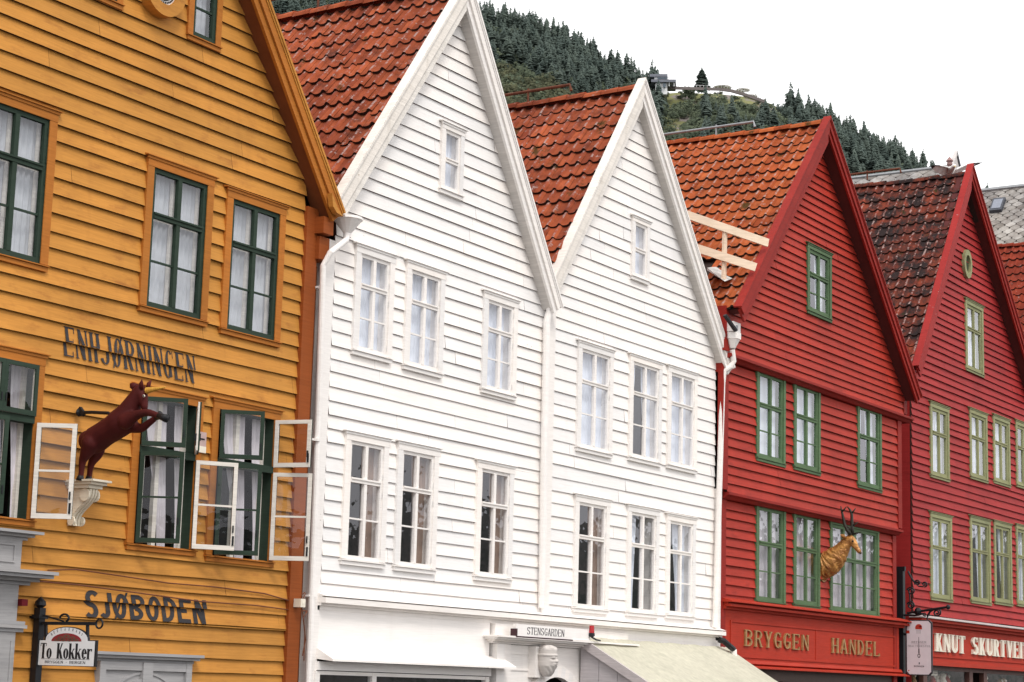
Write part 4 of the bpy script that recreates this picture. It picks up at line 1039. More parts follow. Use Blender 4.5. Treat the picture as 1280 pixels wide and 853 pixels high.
m.ball(U(415, 165), (.055, .075, .085), 12, 8)
limb(m, [(U(142, 402, -s), .110), (U(120, 452, -s), .078), (U(99, 500, -s), .046), (U(93, 552, -s), .034), (U(88, 582, -s), .036)])
limb(m, [(U(178, 405, s), .110), (U(178, 455, s), .074), (U(147, 508, s), .046), (U(137, 558, s), .034), (U(133, 590, s), .036)])
limb(m, [(U(330, 285, -s*.8), .095), (U(392, 250, -s), .056), (U(448, 239, -s), .043), (U(508, 257, -s), .034)])
limb(m, [(U(342, 305, s*.8), .090), (U(408, 322, s), .054), (U(455, 292, s), .042), (U(494, 262, s), .032)])
fuse('body', m, [UM], H)
for a, b in ((U(90, 572, -s), U(84, 600, -s)), (U(134, 575, s), U(131, 604, s)), (U(502, 255, -s), U(548, 270, -s)), (U(488, 266, s), U(516, 250, s))):
    m = MB(); m.tube([a, a+(b-a)*.5, b], [.032, .040, .050], 10); m.build('hoof', [BLK], H, smooth=True)
m = MB(); a, b = U(440, 122), U(541, 104)
pts = [a+(b-a)*t for t in np.linspace(0, 1, 30)]; m.tube(pts, [.032*(1-t)+.006+.004*math.sin(t*60) for t in np.linspace(0, 1, 30)], 8)
m.build('horn', [plain('gilded_horn', (.62,.34,.06), .5, .2, .2, 20)], H, smooth=True)
for dx, zx in ((-.045, 414), (.05, 446)):
    m = MB(); a = U(zx, 112, dx); m.tube([a, a+Vector((dx*.3, 0, .06)), a+Vector((dx*.6, -.02, .105))], [.022, .026, .003], 6); m.build('ear', [UM], H, smooth=True)
m = MB(); m.tube([U(385, 108), U(365, 95), U(352, 84)], [.05, .04, .004], 8)
for k, (zx, zy) in enumerate(((372, 130), (350, 165), (328, 195))): m.tube([U(zx+12, zy+6), U(zx, zy-2), U(zx-16, zy+14)], [.045, .035, .01], 7)
m.build('mane', [UM], H, smooth=True)
m = MB(); m.tube([U(120, 385), U(103, 392), U(95, 405), U(92, 412)], [.03, .03, .035, .015], 8); m.build('tail', [BLK], H, smooth=True)
for dx in (-.055, .055):
    m = MB(); c = U(426, 150, dx); m.ball(c, .016, 8, 6, 0); m.ball(c+Vector((dx*.2, -.004, 0)), .010, 8, 6, 1); m.build('eye', [BONE, BLK], H, smooth=True)
m = MB(); a = at3(97.5, 516, 16.44); e = U(262, 258); e.x = XU
m.tube([a, a+(e-a)*.4+Vector((0,0,.02)), a+(e-a)*.85+Vector((0,0,.03)), e], .020, 8); m.ball(a+Vector((0,-.02,0)), (.05,.03,.05), 8, 6); m.bar(a+Vector((0,-.02,.05)), a+Vector((0,-.10,-.03)), .04, .05); m.build('stay_rod', [IRON], H)
# ------------------------------------------------------------------ gilded stag
XS = at(1027, 706)[0]+.05
V_ = lambda zx, zy, dx=0: atx(1000+zx/6.09, 620+zy/6.09, XS+dx)
gm_, nt, b = nmat('aged_gilding')
n1 = noise(nt, 9, 4); L(nt, mix(nt, ramp(nt, n1, .30, .66), (.24,.085,.022,1), (.62,.30,.080,1)), b.inputs['Base Color']); b.inputs['Metallic'].default_value = .25; b.inputs['Roughness'].default_value = .42
wv = N(nt, 'ShaderNodeTexWave'); wv.inputs['Scale'].default_value = 6; wv.inputs['Distortion'].default_value = 9; wv.inputs['Detail'].default_value = 2; wv.inputs['Detail Scale'].default_value = 1.6; L(nt, coords(nt), wv.inputs[0]); bump(nt, b, wv.outputs['Fac'], .5, .02)
c0 = V_(178, 530); H = thing('stag_head', (XS, 16.45, c0.z), 'gilded stag head with dark antlers jutting from the bright red wall', 'statue')
nodes = {'n1': (V_(222, 512), .262), 'n0': (V_(168, 535), .28), 'n2': (V_(275, 465), .225), 'n3': (V_(318, 412), .165), 'n4': (V_(350, 365), .125), 'h0': (V_(382, 335), .098), 'h1': (V_(410, 365), .078), 'h2': (V_(435, 402), .052), 'h3': (V_(455, 430), .042)}
edges = [('n1', 'n0'), ('n1', 'n2'), ('n2', 'n3'), ('n3', 'n4'), ('n4', 'h0'), ('h0', 'h1'), ('h1', 'h2'), ('h2', 'h3')]
from mathutils import noise as mn
def curls(p):
    if p.y > V_(330, 400).y-.02:
        w = .012*math.sin(34*(p.z+.5*p.y)+5*mn.noise(p*5))+.010*mn.noise(p*14)
        c = Vector((XS, p.y, p.z)); ax = (V_(330, 400)-V_(172, 525)).normalized(); q = p-V_(172, 525); rad = q-ax*q.dot(ax)
        return p+rad.normalized()*w
    return p
cl = [nodes[k] for k in ('n0', 'n1', 'n2', 'n3', 'n4', 'h0', 'h1', 'h2', 'h3')]
cl = [(V_(120, 560), .30)]+cl
def spl(t):       # smooth centreline and girth
    i = min(int(t), len(cl)-2); f_ = t-i; g_ = lambda j: cl[max(0, min(len(cl)-1, j))]
    p0, p1, p2, p3 = (g_(i-1)[0], g_(i)[0], g_(i+1)[0], g_(i+2)[0]); r0, r1, r2, r3 = (g_(i-1)[1], g_(i)[1], g_(i+1)[1], g_(i+2)[1])
    h_ = lambda a, b, c, d: .5*((2*b)+(c-a)*f_+(2*a-5*b+4*c-d)*f_*f_+(3*b-a-3*c+d)*f_**3)
    return h_(p0, p1, p2, p3), h_(r0, r1, r2, r3)
mb_ = MB(); nr_, nk = 110, 40; pts = []; lat = Vector((1, 0, 0))
for i in range(nr_+1):
    t = (len(cl)-1)*i/nr_; p, r_ = spl(t); q, _ = spl(min(len(cl)-1, t+.06)); o, _ = spl(max(0, t-.06)); tg = (q-o).normalized(); up_ = lat.cross(tg).normalized()
    for k in range(nk):
        a = 2*math.pi*k/nk; rr = r_
        if t < 4.2: rr += min(1, 4.2-t)*(.014*math.sin(11*t+2.2*math.sin(3*a+t)+3*mn.noise(Vector((math.cos(a)*1.6, math.sin(a)*1.6, t*1.1))))+.003*mn.noise(Vector((math.cos(a)*5, math.sin(a)*5, t*5))))
        v = p+lat*(rr*.80*math.cos(a))+up_*(rr*math.sin(a)); v.y = min(v.y, 16.47); pts.append(v)
mb_.add(pts, [(i*nk+k, i*nk+(k+1) % nk, (i+1)*nk+(k+1) % nk, (i+1)*nk+k) for i in range(nr_) for k in range(nk)]+[tuple(nr_*nk+k for k in range(nk))])
mb_.build('neck_and_head', [gm_], H, smooth=True)
for dx in (-1, 1):
    m = MB(); a = V_(345 if dx < 0 else 385, 325, dx*.07); m.tube([a, a+Vector((dx*.06, .03, .05)), a+Vector((dx*.12, .06, .075))], [.03, .045, .005], 8); m.build('ear', [gm_], H, smooth=True)
    m = MB(); m.ball(V_(402, 345, dx*.085), .022, 8, 6); m.build('eye', [BLK], H, smooth=True)
    m = MB(); 
    if dx < 0: pts = [(382,298),(362,262),(340,220),(330,175),(320,125),(310,78)]; tines = [[(320,118),(335,105),(354,82)], [(382,296),(372,280),(380,250),(388,232)], [(345,230),(372,240),(388,262)]]
    else: pts = [(400,298),(396,250),(395,200),(394,140),(382,108),(360,82)]; tines = [[(394,132),(408,115),(424,94)], [(396,232),(420,215),(444,200)], [(400,292),(430,286),(468,274)]]
    f = lambda p, k=1: V_(p[0], p[1], dx*(.05+.03*max(0, (300-p[1])/220)))
    m.tube([f(p) for p in pts], [.040, .036, .033, .030, .024, .010], 8)
    for t in tines: m.tube([f(p) for p in t], [.026-.018*i_/(len(t)-1) for i_ in range(len(t))], 7)
    m.build('antler', [plain('dark_antler', (.025,.022,.015), .5, var=.3)], H, smooth=True)
m = MB(); 
for k in range(24):
    pass
m.ball(V_(460, 434), (.035, .03, .028), 8, 6); m.build('nose', [plain('dark_gilding', (.10,.05,.02), .5)], H, smooth=True)
# ------------------------------------------------------------------ hanging restaurant sign on its iron post
XR = at(40, 800)[0]; S_ = lambda x, y, dx=0: atx(x, y, XR)+Vector((dx, 0, 0))
H = thing('sign_bracket', (XR, 16.5, 1.2), 'black wrought iron arm and post on the ochre wall, carrying the white restaurant board', 'bracket')
m = MB(); pt_ = S_(35, 760); m.box(XR-.045, XR+.045, 16.36, 16.45, .3, pt_.z); m.lathe([(.03,0),(.065,.03),(.06,.07),(.03,.10),(.0,.13)], (XR, 16.405, pt_.z), 10); m.box(XR-.07, XR+.07, 16.34, 16.5, pt_.z-.12, pt_.z-.08); m.build('post', [IRON], H)
za = S_(80, 779.5).z; ye = S_(120, 779).y
m = MB(); m.box(XR-.022, XR+.022, ye, 16.38, za-.018, za+.018)
m.tube([(XR, ye-.05+.05*math.cos(t), za+.05*math.sin(t)) for t in np.linspace(0, 6.28, 18)], .011, 6)
m.tube([S_(42, 766), S_(60, 771), S_(80, 777)], .010, 6)
sp_ = [S_(81+5*math.cos(t)*(1-t/16), 773+4.5*math.sin(t)*(1-t/16)) for t in np.linspace(1.2, -3.2, 14)]; m.tube(sp_, .013, 6)
sp_ = [S_(44+3*math.cos(t)*(1-t/16), 777+3*math.sin(t)*(1-t/16)) for t in np.linspace(.5, -3.2, 10)]; m.tube(sp_, .011, 6)
for x in (57.5, 109.5): m.bar(S_(x, 780), S_(x, 803), .028, .028)
m.bar(S_(34, 823), S_(54, 823), .03, .03); m.build('arm', [IRON], H)
H = thing('hanging_sign', (XR, S_(83, 815).y, S_(83, 833).z), 'white board with an arched top hanging from an iron arm, lettered for a restaurant', 'sign')
YA, YB = S_(47, 815).y, S_(121, 815).y; wS = YA-YB; zb_ = S_(83, 833).z; zt2 = S_(83, 800).z; zp = S_(83, 783.5).z
def sp(u, v): return (YA-u*wS, zb_+v*(zt2-zb_))     # u along the board outwards, v up to the shoulder
vp_ = (zp-zb_)/(zt2-zb_)
def outline(g):
    P = [(g, g), (1-g, g), (1-g, 1-g*1.5), (.86-g*.3, 1-g*1.5)]
    for i in range(17):
        t = math.pi*i/16; P.append((.5+(.36-g*.3)*math.cos(t), 1+(vp_-1-g*1.5)*math.sin(t)))
    P += [(.14+g*.3, 1-g*1.5), (g, 1-g*1.5)]
    return [sp(*q) for q in P]
def dprof(m, poly, x0, x1, mi): m.prof(poly, x0, x1, mi)
m = MB(); dprof(m, outline(0), XR-.016, XR+.016, 0); dprof(m, outline(.022), XR-.019, XR+.019, 1); m.build('board', [BLK, plain('sign_white', (.74,.73,.73), .4, var=.03)], H)
LB = plain('sign_black', (.015,.014,.016), .5)
def sign_text(m, s_, u0, u1, v0, v1, x, mi=0, **k):
    for i, q in enumerate(fit_text(s_, 0, 1, 0, 1, **k)):
        pts = [sp(u0+(u1-u0)*a, v0+(v1-v0)*b) for a, b in q]
        m.prof(pts, x-.0015-.0002*(i % 7), x, mi)
m = MB(); xs_ = XR-.019
P, w_ = text_polys('To Kokker', w=.44, sw=.16, tw=.05, sf=.03, gap=.035)
for i, q in enumerate(P): m.prof([sp(.07+.87*a/w_, .285+.58*b) for a, b in q], xs_-.0015-.0002*(i % 7), xs_)
sign_text(m, 'BRYGGEN - BERGEN', .16, .84, .10, .20, xs_, w=.46, sw=.10, tw=.06, sf=.03, gap=.12)
m.prof([sp(.09, .255), sp(.91, .255), sp(.91, .268), sp(.09, .268)], xs_-.001, xs_)
arcs = 'RESTAURANT'
for k, ch in enumerate(arcs):
    t = R(150-120*k/(len(arcs)-1)); g_, gw = glyph(ch, w=.46, sw=.11, tw=.07, sf=.04); cx_, cz_ = .5+.295*math.cos(t), 1+(vp_-1)*.80*math.sin(t)
    o_ = Vector(sp(cx_, cz_)); tn = Vector((-math.sin(t)*.295*wS, -(vp_-1)*.8*math.cos(t)*(zt2-zb_)*-1)); tn = Vector((-math.sin(t)*.295*wS*-1, (vp_-1)*.8*math.cos(t)*(zt2-zb_)*-1)); tn.normalize(); up_ = Vector((-tn.y, tn.x)); hgt = .030
    for i, q in enumerate(g_):
        pts = []
        for a, b in q:
            p = tn*((a-gw/2)*hgt)+up_*((b-.5)*hgt); pts.append((o_.x-p.x, o_.y+p.y))
        m.prof(pts, xs_-.0015-.0002*(i % 7), xs_)
m.build('lettering', [LB], H)
m = MB()                                                     # small red fan with a brown scroll in the arch
for i in range(14):
    t0, t1 = math.pi*i/14, math.pi*(i+1)/14
    q = lambda r, t: sp(.5+.255*r*math.cos(t), .94+(vp_-1)*.62*r*math.sin(t))
    m.prof([q(.0, t0), q(1, t0), q(1, t1)], xs_-.001, xs_, 0)
for cu, cv, ru_, rv in ((.40,1.06,.05,.07),(.60,1.06,.05,.07),(.5,1.13,.055,.07),(.34,.99,.05,.05),(.66,.99,.05,.05),(.45,.99,.04,.06),(.55,.99,.04,.06)):
    for i in range(12):
        a, b = 2*math.pi*i/12, 2*math.pi*(i+1)/12; m.prof([sp(cu+ru_*.45*math.cos(a), cv+rv*.45*math.sin(a)), sp(cu+ru_*math.cos(a), cv+rv*math.sin(a)), sp(cu+ru_*math.cos(b), cv+rv*math.sin(b)), sp(cu+ru_*.45*math.cos(b), cv+rv*.45*math.sin(b))], xs_-.003, xs_-.0011, 1)
m.build('emblem', [plain('sign_red', (.26,.025,.03), .5), plain('sign_brown', (.13,.08,.05), .5)], H)
# ------------------------------------------------------------------ scrolled bracket and white sign between the red houses
XT = at(1129, 780)[0]-.1; T_ = lambda zx, zy: atx(1100+zx/5.578, 700+zy/5.578, XT)
H = thing('sign_bracket', (XT, 16.5, 2.4), 'black scrolled wrought iron bracket in the gap between the two red houses', 'bracket')
m = MB(); a = T_(168, 78); yp = T_(168, 200).y; m.box(XT-.07, XT+.07, yp, yp+.15, 1.2, a.z); m.box(XT-.04, XT+.04, yp-.03, yp+.18, a.z, a.z+.10); m.tube([T_(150, 80), T_(130, 84)], .03, 8); m.build('post', [IRON], H)
m = MB()
def scroll(zx, zy, r, turns=1.6, a0=0, sgn=1, n=26):
    return [T_(zx+r*(1-.8*k/n)*math.cos(a0+sgn*turns*2*math.pi*k/n), zy+r*(1-.8*k/n)*math.sin(a0+sgn*turns*2*math.pi*k/n)) for k in range(n+1)]
m.tube([T_(195, 80), T_(215, 120), T_(240, 155), T_(275, 158)], .022, 7); m.tube(scroll(262, 160, 22, 1.3, 2.5), .017, 6); m.tube([T_(240, 155), T_(270, 185), T_(305, 188)], .017, 6); m.tube(scroll(310, 170, 20, 1.3, 1.6, -1), .017, 6)
m.tube(scroll(216, 218, 28, 1.7, 3.4), .018, 6); m.tube(scroll(216, 318, 28, 1.7, 3.4), .018, 6)
m.tube([T_(196, 205), T_(206, 240), T_(210, 290), T_(196, 330)], .016, 6)
m.tube([T_(190, 372), T_(270, 360), T_(370, 345), T_(470, 330)], .028, 8); m.ball(T_(475, 330), .055, 8, 6); m.ball(T_(265, 358), .085, 8, 6); m.tube([T_(165, 385), T_(240, 388), T_(300, 375)], .025, 7)
m.tube(scroll(397, 368, 30, 1.7, 4.4), .02, 6); m.tube([T_(330, 395), T_(350, 360), T_(385, 340)], .024, 6); m.tube(scroll(312, 380, 14, 1.2, 1.0), .015, 6); m.tube([T_(330, 395), T_(330, 425)], .014, 6)
m.tube([T_(165, 372), T_(110, 372), T_(60, 370)], .014, 6); m.ball(T_(42, 374), (.09,.11,.09), 8, 6); m.tube([T_(120, 520), T_(200, 518)], .03, 6)
m.build('scrollwork', [IRON], H)
pa, pb_ = T_(185, 600), T_(365, 600); zt3, zb3 = T_(275, 420).z, T_(275, 806).z; wT = pa.y-pb_.y; hT = zt3-zb3
H = thing('hanging_sign', (XT, (pa.y+pb_.y)/2, zb3), 'tall white board with clipped corners and a red emblem hanging between the red houses', 'sign')
tp = lambda u, v: (pa.y-u*wT, zb3+v*hT)
def clip(g, c=.10):
    cu, cv = c, c*wT/hT; return [tp(g+cu, g*wT/hT), tp(1-g-cu, g*wT/hT), tp(1-g, cv+g*wT/hT), tp(1-g, 1-cv-g*wT/hT), tp(1-g-cu, 1-g*wT/hT), tp(g+cu, 1-g*wT/hT), tp(g, 1-cv-g*wT/hT), tp(g, cv+g*wT/hT)]
m = MB(); m.prof(clip(0), XT-.03, XT+.03, 0); m.prof(clip(.035), XT-.033, XT+.033, 1); m.build('board', [plain('board_edge_dark', (.03,.025,.03), .5), plain('pale_sign_paint', (.66,.60,.63), .5, var=.04)], H)
m = MB(); xs_ = XT-.033
def oval2(cu, cv, ru_, rv, mi, lo=0, hi=6.2832, n=16, inner=0.0):
    for i in range(n):
        a, b = lo+(hi-lo)*i/n, lo+(hi-lo)*(i+1)/n; m.prof([tp(cu+ru_*inner*math.cos(a), cv+rv*inner*math.sin(a)), tp(cu+ru_*math.cos(a), cv+rv*math.sin(a)), tp(cu+ru_*math.cos(b), cv+rv*math.sin(b)), tp(cu+ru_*inner*math.cos(b), cv+rv*inner*math.sin(b))], xs_-.002, xs_, mi)
def rc(u0, u1, v0, v1, mi): m.prof([tp(u0, v0), tp(u1, v0), tp(u1, v1), tp(u0, v1)], xs_-.0021, xs_, mi)
oval2(.5, .87, .13, .055, 0, 0, math.pi); rc(.37, .63, .832, .869, 0); oval2(.56, .865, .05, .03, 1); rc(.02, .14, .755, .81, 0)
for k in range(4): rc(.42+.045*k, .435+.045*k, .755, .825, 2)
rc(.492, .508, .42, .69, 1); rc(.48, .52, .40, .48, 1); oval2(.5, .355, .055, .04, 1, inner=.6); oval2(.1, .085, .025, .012, 0); rc(.49, .53, .20, .235, 1); rc(.2, .8, .565, .569, 2)
for s_, u0, u1, v0, v1, mi in (('BRYGGEN', .22, .78, .585, .62, 2), ('TRACTEURSTED', .06, .94, .51, .545, 2), ('BERGEN', .31, .69, .15, .178, 1)):
    for i, q in enumerate(fit_text(s_, u0, u1, v0, v1, w=.46, sw=.13, tw=.08, sf=.03, gap=.16)): m.prof([tp(a, b) for a, b in q], xs_-.002-.0002*(i % 5), xs_, mi)
m.build('lettering', [plain('sign_scarlet', (.42,.035,.02), .5), LB, plain('sign_faint_grey', (.30,.28,.29), .6)], H)
# ------------------------------------------------------------------ name board over the arch, lamp, carved head, awning
YN = 16.18; p, q = at(645, 788, YN), at(738, 796, YN); z0_ = at(690, 798, YN)[1]; z1_ = at(690, 783.5, YN)[1]
H = thing('name_board', ((p[0]+q[0])/2, YN, z0_), 'long white name board with thin black letters standing on the portal ledge', 'sign')
m = MB(); m.box(p[0], q[0], YN, YN+.06, z0_, z1_); m.build('board', [WHT], H)
m = MB(); raised(m, fit_text('STENSGARDEN', at(659, 790, YN)[0], at(705, 792, YN)[0], z0_+.035, z1_-.035, w=.46, sw=.08, tw=.05, sf=.04, gap=.14), YN, .004); m.build('lettering', [plain('grey_black_letters', (.10,.09,.10), .6)], H)
m = MB(); m.box(p[0]-.03, p[0]-.001, YN-.03, YN+.08, z0_-.02, z0_+(z1_-z0_)*.6); m.box(p[0], p[0]+(q[0]-p[0])*.74, YN-.022, YN+.05, z0_-.022, z0_-.002); m.build('bracket', [plain('dark_maroon', (.05,.02,.025), .6)], H)
lp = at3(739.5, 795, 16.15); H = thing('warning_lamp', lp, 'small red beacon lamp beside the white name board', 'lamp')
m = MB(); m.lathe([(.0,.17),(.04,.165),(.045,.05),(.045,.045)], lp, 10); m.build('lens', [plain('red_lens', (.45,.01,.015), .25, spec=.6)], H)
m = MB(); m.lathe([(.05,.045),(.055,.0),(.03,-.02)], lp, 10); m.tube([lp+Vector((0,0,-.02)), lp+Vector((.12,-.02,-.06)), lp+Vector((.25,-.02,-.07))], .015, 6); m.build('base', [IRON], H)
# carved bearded head
h0, h1 = at3(688, 846, 16.15), at3(688, 808, 16.15); hc = Vector((h0.x, 16.22, h0.z)); hh = h1.z-h0.z
H = thing('carved_head', hc, 'white carved bearded head wearing a crown, set over the archway', 'sculpture')
m = MB(); nz, na = 48, 40; pts = []
for i in range(nz+1):
    v = i/nz
    for k in range(na):
        a = 2*math.pi*k/na; fx, fy = math.sin(a), -math.cos(a); front = max(0, math.cos(a)); side = math.sin(a)
        r = .155
        if v < .36:
            t = v/.36; r = .05+.105*t**.7+.012*math.sin(a*9+v*30)*front
        if v > .70: r = .150+.03*(v-.7)
        if .68 < v < .74: r += .018
        if v > .86: r *= 1-.55*((v-.86)/.14)**2*(.55+.45*math.cos(a*7))
        g = lambda c, w_: math.exp(-((v-c)/w_)**2); s_ = lambda c, w_: math.exp(-((side-c)/w_)**2)
        if front > 0:
            r += .055*g(.50, .055)*s_(0, .16)+.03*g(.57, .03)*s_(0, .12)                 # nose
            r += .026*g(.63, .022)*(s_(.33, .22)+s_(-.33, .22))                        # brow
            r -= .034*g(.57, .03)*(s_(.34, .15)+s_(-.34, .15)); r += .014*g(.565, .014)*(s_(.34, .09)+s_(-.34, .09))
            r += .022*g(.405, .022)*(s_(.15, .16)+s_(-.15, .16)); r -= .016*g(.37, .012)*s_(0, .2); r += .012*g(.345, .012)*s_(0, .16)
            r += .018*g(.5, .06)*(s_(.5, .15)+s_(-.5, .15))
        z_ = hh*v
        if v > .97: z_ += .02*math.cos(a*7)
        pts.append((hc.x+r*fx, hc.y+r*fy*1.05, hc.z+z_))
fs = [(i*na+k, i*na+(k+1) % na, (i+1)*na+(k+1) % na, (i+1)*na+k) for i in range(nz) for k in range(na)]+[tuple(nz*na+k for k in range(na))]
m.add(pts, fs); m.build('head', [paint('grey_white_stone_paint', (.60,.57,.55), (.25,.22,.20), .4, .08)], H, smooth=True)
m = MB(); m.box(hc.x-.21, hc.x+.21, 16.30, 16.45, hc.z-.02, hc.z+hh*.98); m.build('back_block', [WTRIM], H)
# awning with its boarded cheek
aw0, aw1 = at(713, 808)[0]+.15, at(905, 806)[0]-.05; zt_ = 2.54
AWN = paint('olive_canvas', (.52,.51,.42), (.30,.30,.23), .5, .08, grain=(6,1,6), streak=.9); SIDE = paint('lilac_grey_board', (.50,.47,.49), (.28,.25,.26), .4, .05)
H = thing('awning', ((aw0+aw1)/2, 16.5, zt_), 'pale olive canvas awning with a grey boarded side, below the right white house', 'awning')
run, drop = 2.1, 1.18; yt = 16.40
m = MB(); nx, ny = 24, 10; pts = []
for j in range(ny+1):
    for i in range(nx+1):
        s_, t = i/nx, j/ny; pts.append((aw0+(aw1-aw0)*s_, yt-run*t, zt_-drop*t-.02*math.sin(math.pi*t)*(1+.6*math.sin(s_*14))-.008*math.sin(s_*40)))
m.add(pts, [(j*(nx+1)+i, j*(nx+1)+i+1, (j+1)*(nx+1)+i+1, (j+1)*(nx+1)+i) for j in range(ny) for i in range(nx)])
for i in range(46): a = aw0+(aw1-aw0)*i/46; m.quad((a, yt-.004, zt_+.0), (a+.05, yt-.004, zt_), (a+.05, yt-.02, zt_-.05), (a, yt-.02, zt_-.05), 1)
for t in (.35, .68): m.tube([(aw0, yt-run*t, zt_-drop*t-.06), (aw1, yt-run*t, zt_-drop*t-.06)], .02, 6, 1)
m.build('canvas', [AWN, GREYW], H, smooth=False)
m = MB(); k = 6
for i in range(k):
    t0, t1 = i/k, (i+1)/k-.004; z0a = zt_-.12-drop*t0; z1a = zt_-.12-drop*t1
    m.hexa([(aw0+.02, yt-run*t0, .6), (aw0+.045, yt-run*t0, .6), (aw0+.045, yt-run*t1, .6), (aw0+.02, yt-run*t1, .6), (aw0+.02, yt-run*t0, z0a), (aw0+.045, yt-run*t0, z0a), (aw0+.045, yt-run*t1, z1a), (aw0+.02, yt-run*t1, z1a)], 0, .3+.1*i)
m.bar((aw0-.01, yt, zt_-.07), (aw0-.01, yt-run, zt_-drop-.07), .05, .14, 0, .9)
m.build('cheek_board', [SIDE], H)
# ------------------------------------------------------------------ roofers' timber rail across the gutter
PINE = paint('raw_pine', (.80,.66,.52), (.55,.36,.2), .4, .1, grain=(.6,1,14))
H = thing('timber_rail', at3(910, 320, 16.4), 'raw pine guard rail with one post crossing the gutter between white and red roofs', 'guard rail')
a0, a1 = at3(858, 268.5, 16.9), at3(960, 304, 15.86); b0_, b1_ = at3(868, 309.5, 16.9), at3(945, 334.5, 15.88)
for p_, q_ in ((a0, a1), (b0_, b1_)):
    m = MB(); m.bar(p_, q_, .045, .16); m.build('rail', [PINE], H)
t = .50; pt = a0+(a1-a0)*t; pb2 = at3(907.5, 352, 16.48)
m = MB(); m.bar(pt+Vector((0,.055,.0)), Vector((pt.x-.02, pt.y+.06, pb2.z)), .12, .05, up=(0,1,0)); m.build('post', [PINE], H)
# ------------------------------------------------------------------ iron rails along the ridges
def ridge_rail(A, y0, y1, hgt, mat, label):
    H = thing('roof_rail', (A[0], (y0+y1)/2, A[1]), label, 'roof rail', 'rails along the roof ridges'); m = MB()
    m.tube([(A[0], y1, A[1]+hgt), (A[0], y0, A[1]+hgt), (A[0], y0-.03, A[1]+hgt-.12)], .030, 8); m.build('rod', [mat], H)
    y = y0+.9
    while y < y1: m = MB(); m.tube([(A[0], y, A[1]), (A[0], y, A[1]+hgt+.05)], .022, 6); m.build('stay', [mat], H); y += 2.4
for A, xy, hg, mt_, lb in ((wA, None, .42, RUSTY, 'rusty iron rod over the ridge of the white house beside the ochre one'), (vA, (712, 123), .38, RUSTY, 'rusty iron rod over the ridge of the white house beside the red ones'), (rA, (942, 165), .40, STEEL, 'grey steel rod over the ridge of the bright red house'), (sA, (1125, 234), .30, RUSTY, 'rusty iron rod over the ridge of the crimson house')):
    y0 = 18.3 if xy is None else atx(xy[0], xy[1], A[0]).y
    zz = None if xy is None else atx(xy[0], xy[1], A[0]).z-A[1]
    ridge_rail(A, y0, 29, hg if zz is None else max(.2, zz), mt_, lb)
# ------------------------------------------------------------------ gull taking off from the crimson ridge
Gp = at3(1198.5, 222, 17.0); H = thing('seagull', Gp, 'grey and white gull with black tipped wings spread over the crimson ridge', 'gull')
GW = plain('gull_white', (.80,.78,.76), .7, bmp=0); GG = plain('gull_wing_grey', (.70,.60,.57), .7, bmp=0)
def gv(x, y, dy=0): return at3(x-3, y-5, 17.0+dy)
m = MB(); limb(m, [(gv(1182, 223, .30), .015), (gv(1186, 221.5, .15), .06), (gv(1190, 219, 0), .095), (gv(1193, 216, -.14), .07), (gv(1195, 213, -.24), .052), (gv(1196, 212.5, -.30), .045)]); fuse('body', m, [GW], H, .012, 3)
m = MB(); m.tube([gv(1196.5, 213, -.33), gv(1197.5, 214, -.42)], [.018, .004], 6); m.build('beak', [plain('gull_beak', (.6,.4,.08), .5)], H)
for pts in (((1192, 218), (1183, 214), (1175, 212.5), (1167, 212)), ((1196, 217), (1207, 212), (1217, 209.5), (1228, 209))):
    m = MB(); ch = (.24, .24, .18, .04)
    up_ = [gv(*p) for p in pts]
    for i in range(3):
        for kk in range(2):
            u0, u1 = up_[i].lerp(up_[i+1], kk/2), up_[i].lerp(up_[i+1], kk/2+.5); c0_, c1_ = ch[i]+(ch[i+1]-ch[i])*kk/2, ch[i]+(ch[i+1]-ch[i])*(kk/2+.5); mi = 1 if (i == 2 and kk) else 0
            m.add([u0+Vector((0,-.05,.01)), u1+Vector((0,-.05,.01)), u1+Vector((0,c1_*.45,-c1_*.75)), u0+Vector((0,c0_*.45,-c0_*.75))], [(0,1,2,3)], mi)
            m.tube([u0+Vector((0,-.05,.0)), u1+Vector((0,-.05,.0))], [.026-.005*i, .022-.005*i], 6, 1 if i == 2 else 2)
    m.build('wing', [GG, BLK, GW], H)
# ------------------------------------------------------------------ small things on the walls
c = at3(252.5, 553, 16.42); H = MB(); H.box(c.x-.085, c.x+.085, 16.425, 16.47, c.z-.13, c.z+.13); H.box(c.x-.085, c.x+.085, 16.421, 16.425, c.z-.13, c.z-.05, 1); H.box(c.x-.05, c.x+.05, 16.421, 16.425, c.z+.03, c.z+.05, 2)
tag(H.build('wall_plaque', [plain('plaque_pinkish', (.50,.36,.34), .5), BONE, LB], None, base=c), 'small pale plaque screwed to the ochre wall between two open windows', 'plaque')
CAB = plain('brown_cable', (.16,.05,.02), .6)
def wallpts(pts, y=16.44): return [at3(x, yy, y) for x, yy in pts]
m = MB(); base = at3(250, 730, 16.44)
m.tube(wallpts([(60,713),(95,712),(150,720),(210,729),(270,734),(330,742),(365,752),(381,741)]), .009, 6); m.tube(wallpts([(40,726),(95,731),(170,741),(250,752),(320,757),(365,763),(384,764)]), .009, 6)
tag(m.build('cable', [CAB], None, base=base), 'thin brown cables strung along the ochre boards above the painted word', 'cable')
m = MB(); m.tube([at3(382, 742, 16.36), at3(377, 752, 16.34), at3(378, 765, 16.34), at3(381, 790, 16.36), at3(380, 826, 16.36)], .008, 6); m.tube([at3(384, 764, 16.36), at3(379, 772, 16.34), at3(382, 800, 16.36), at3(378, 820, 16.36)], .008, 6)
tag(m.build('cable', [CAB], None, base=at3(380, 780, 16.36)), 'loose loops of brown cable hanging down the corner beside the white drainpipe', 'cable')
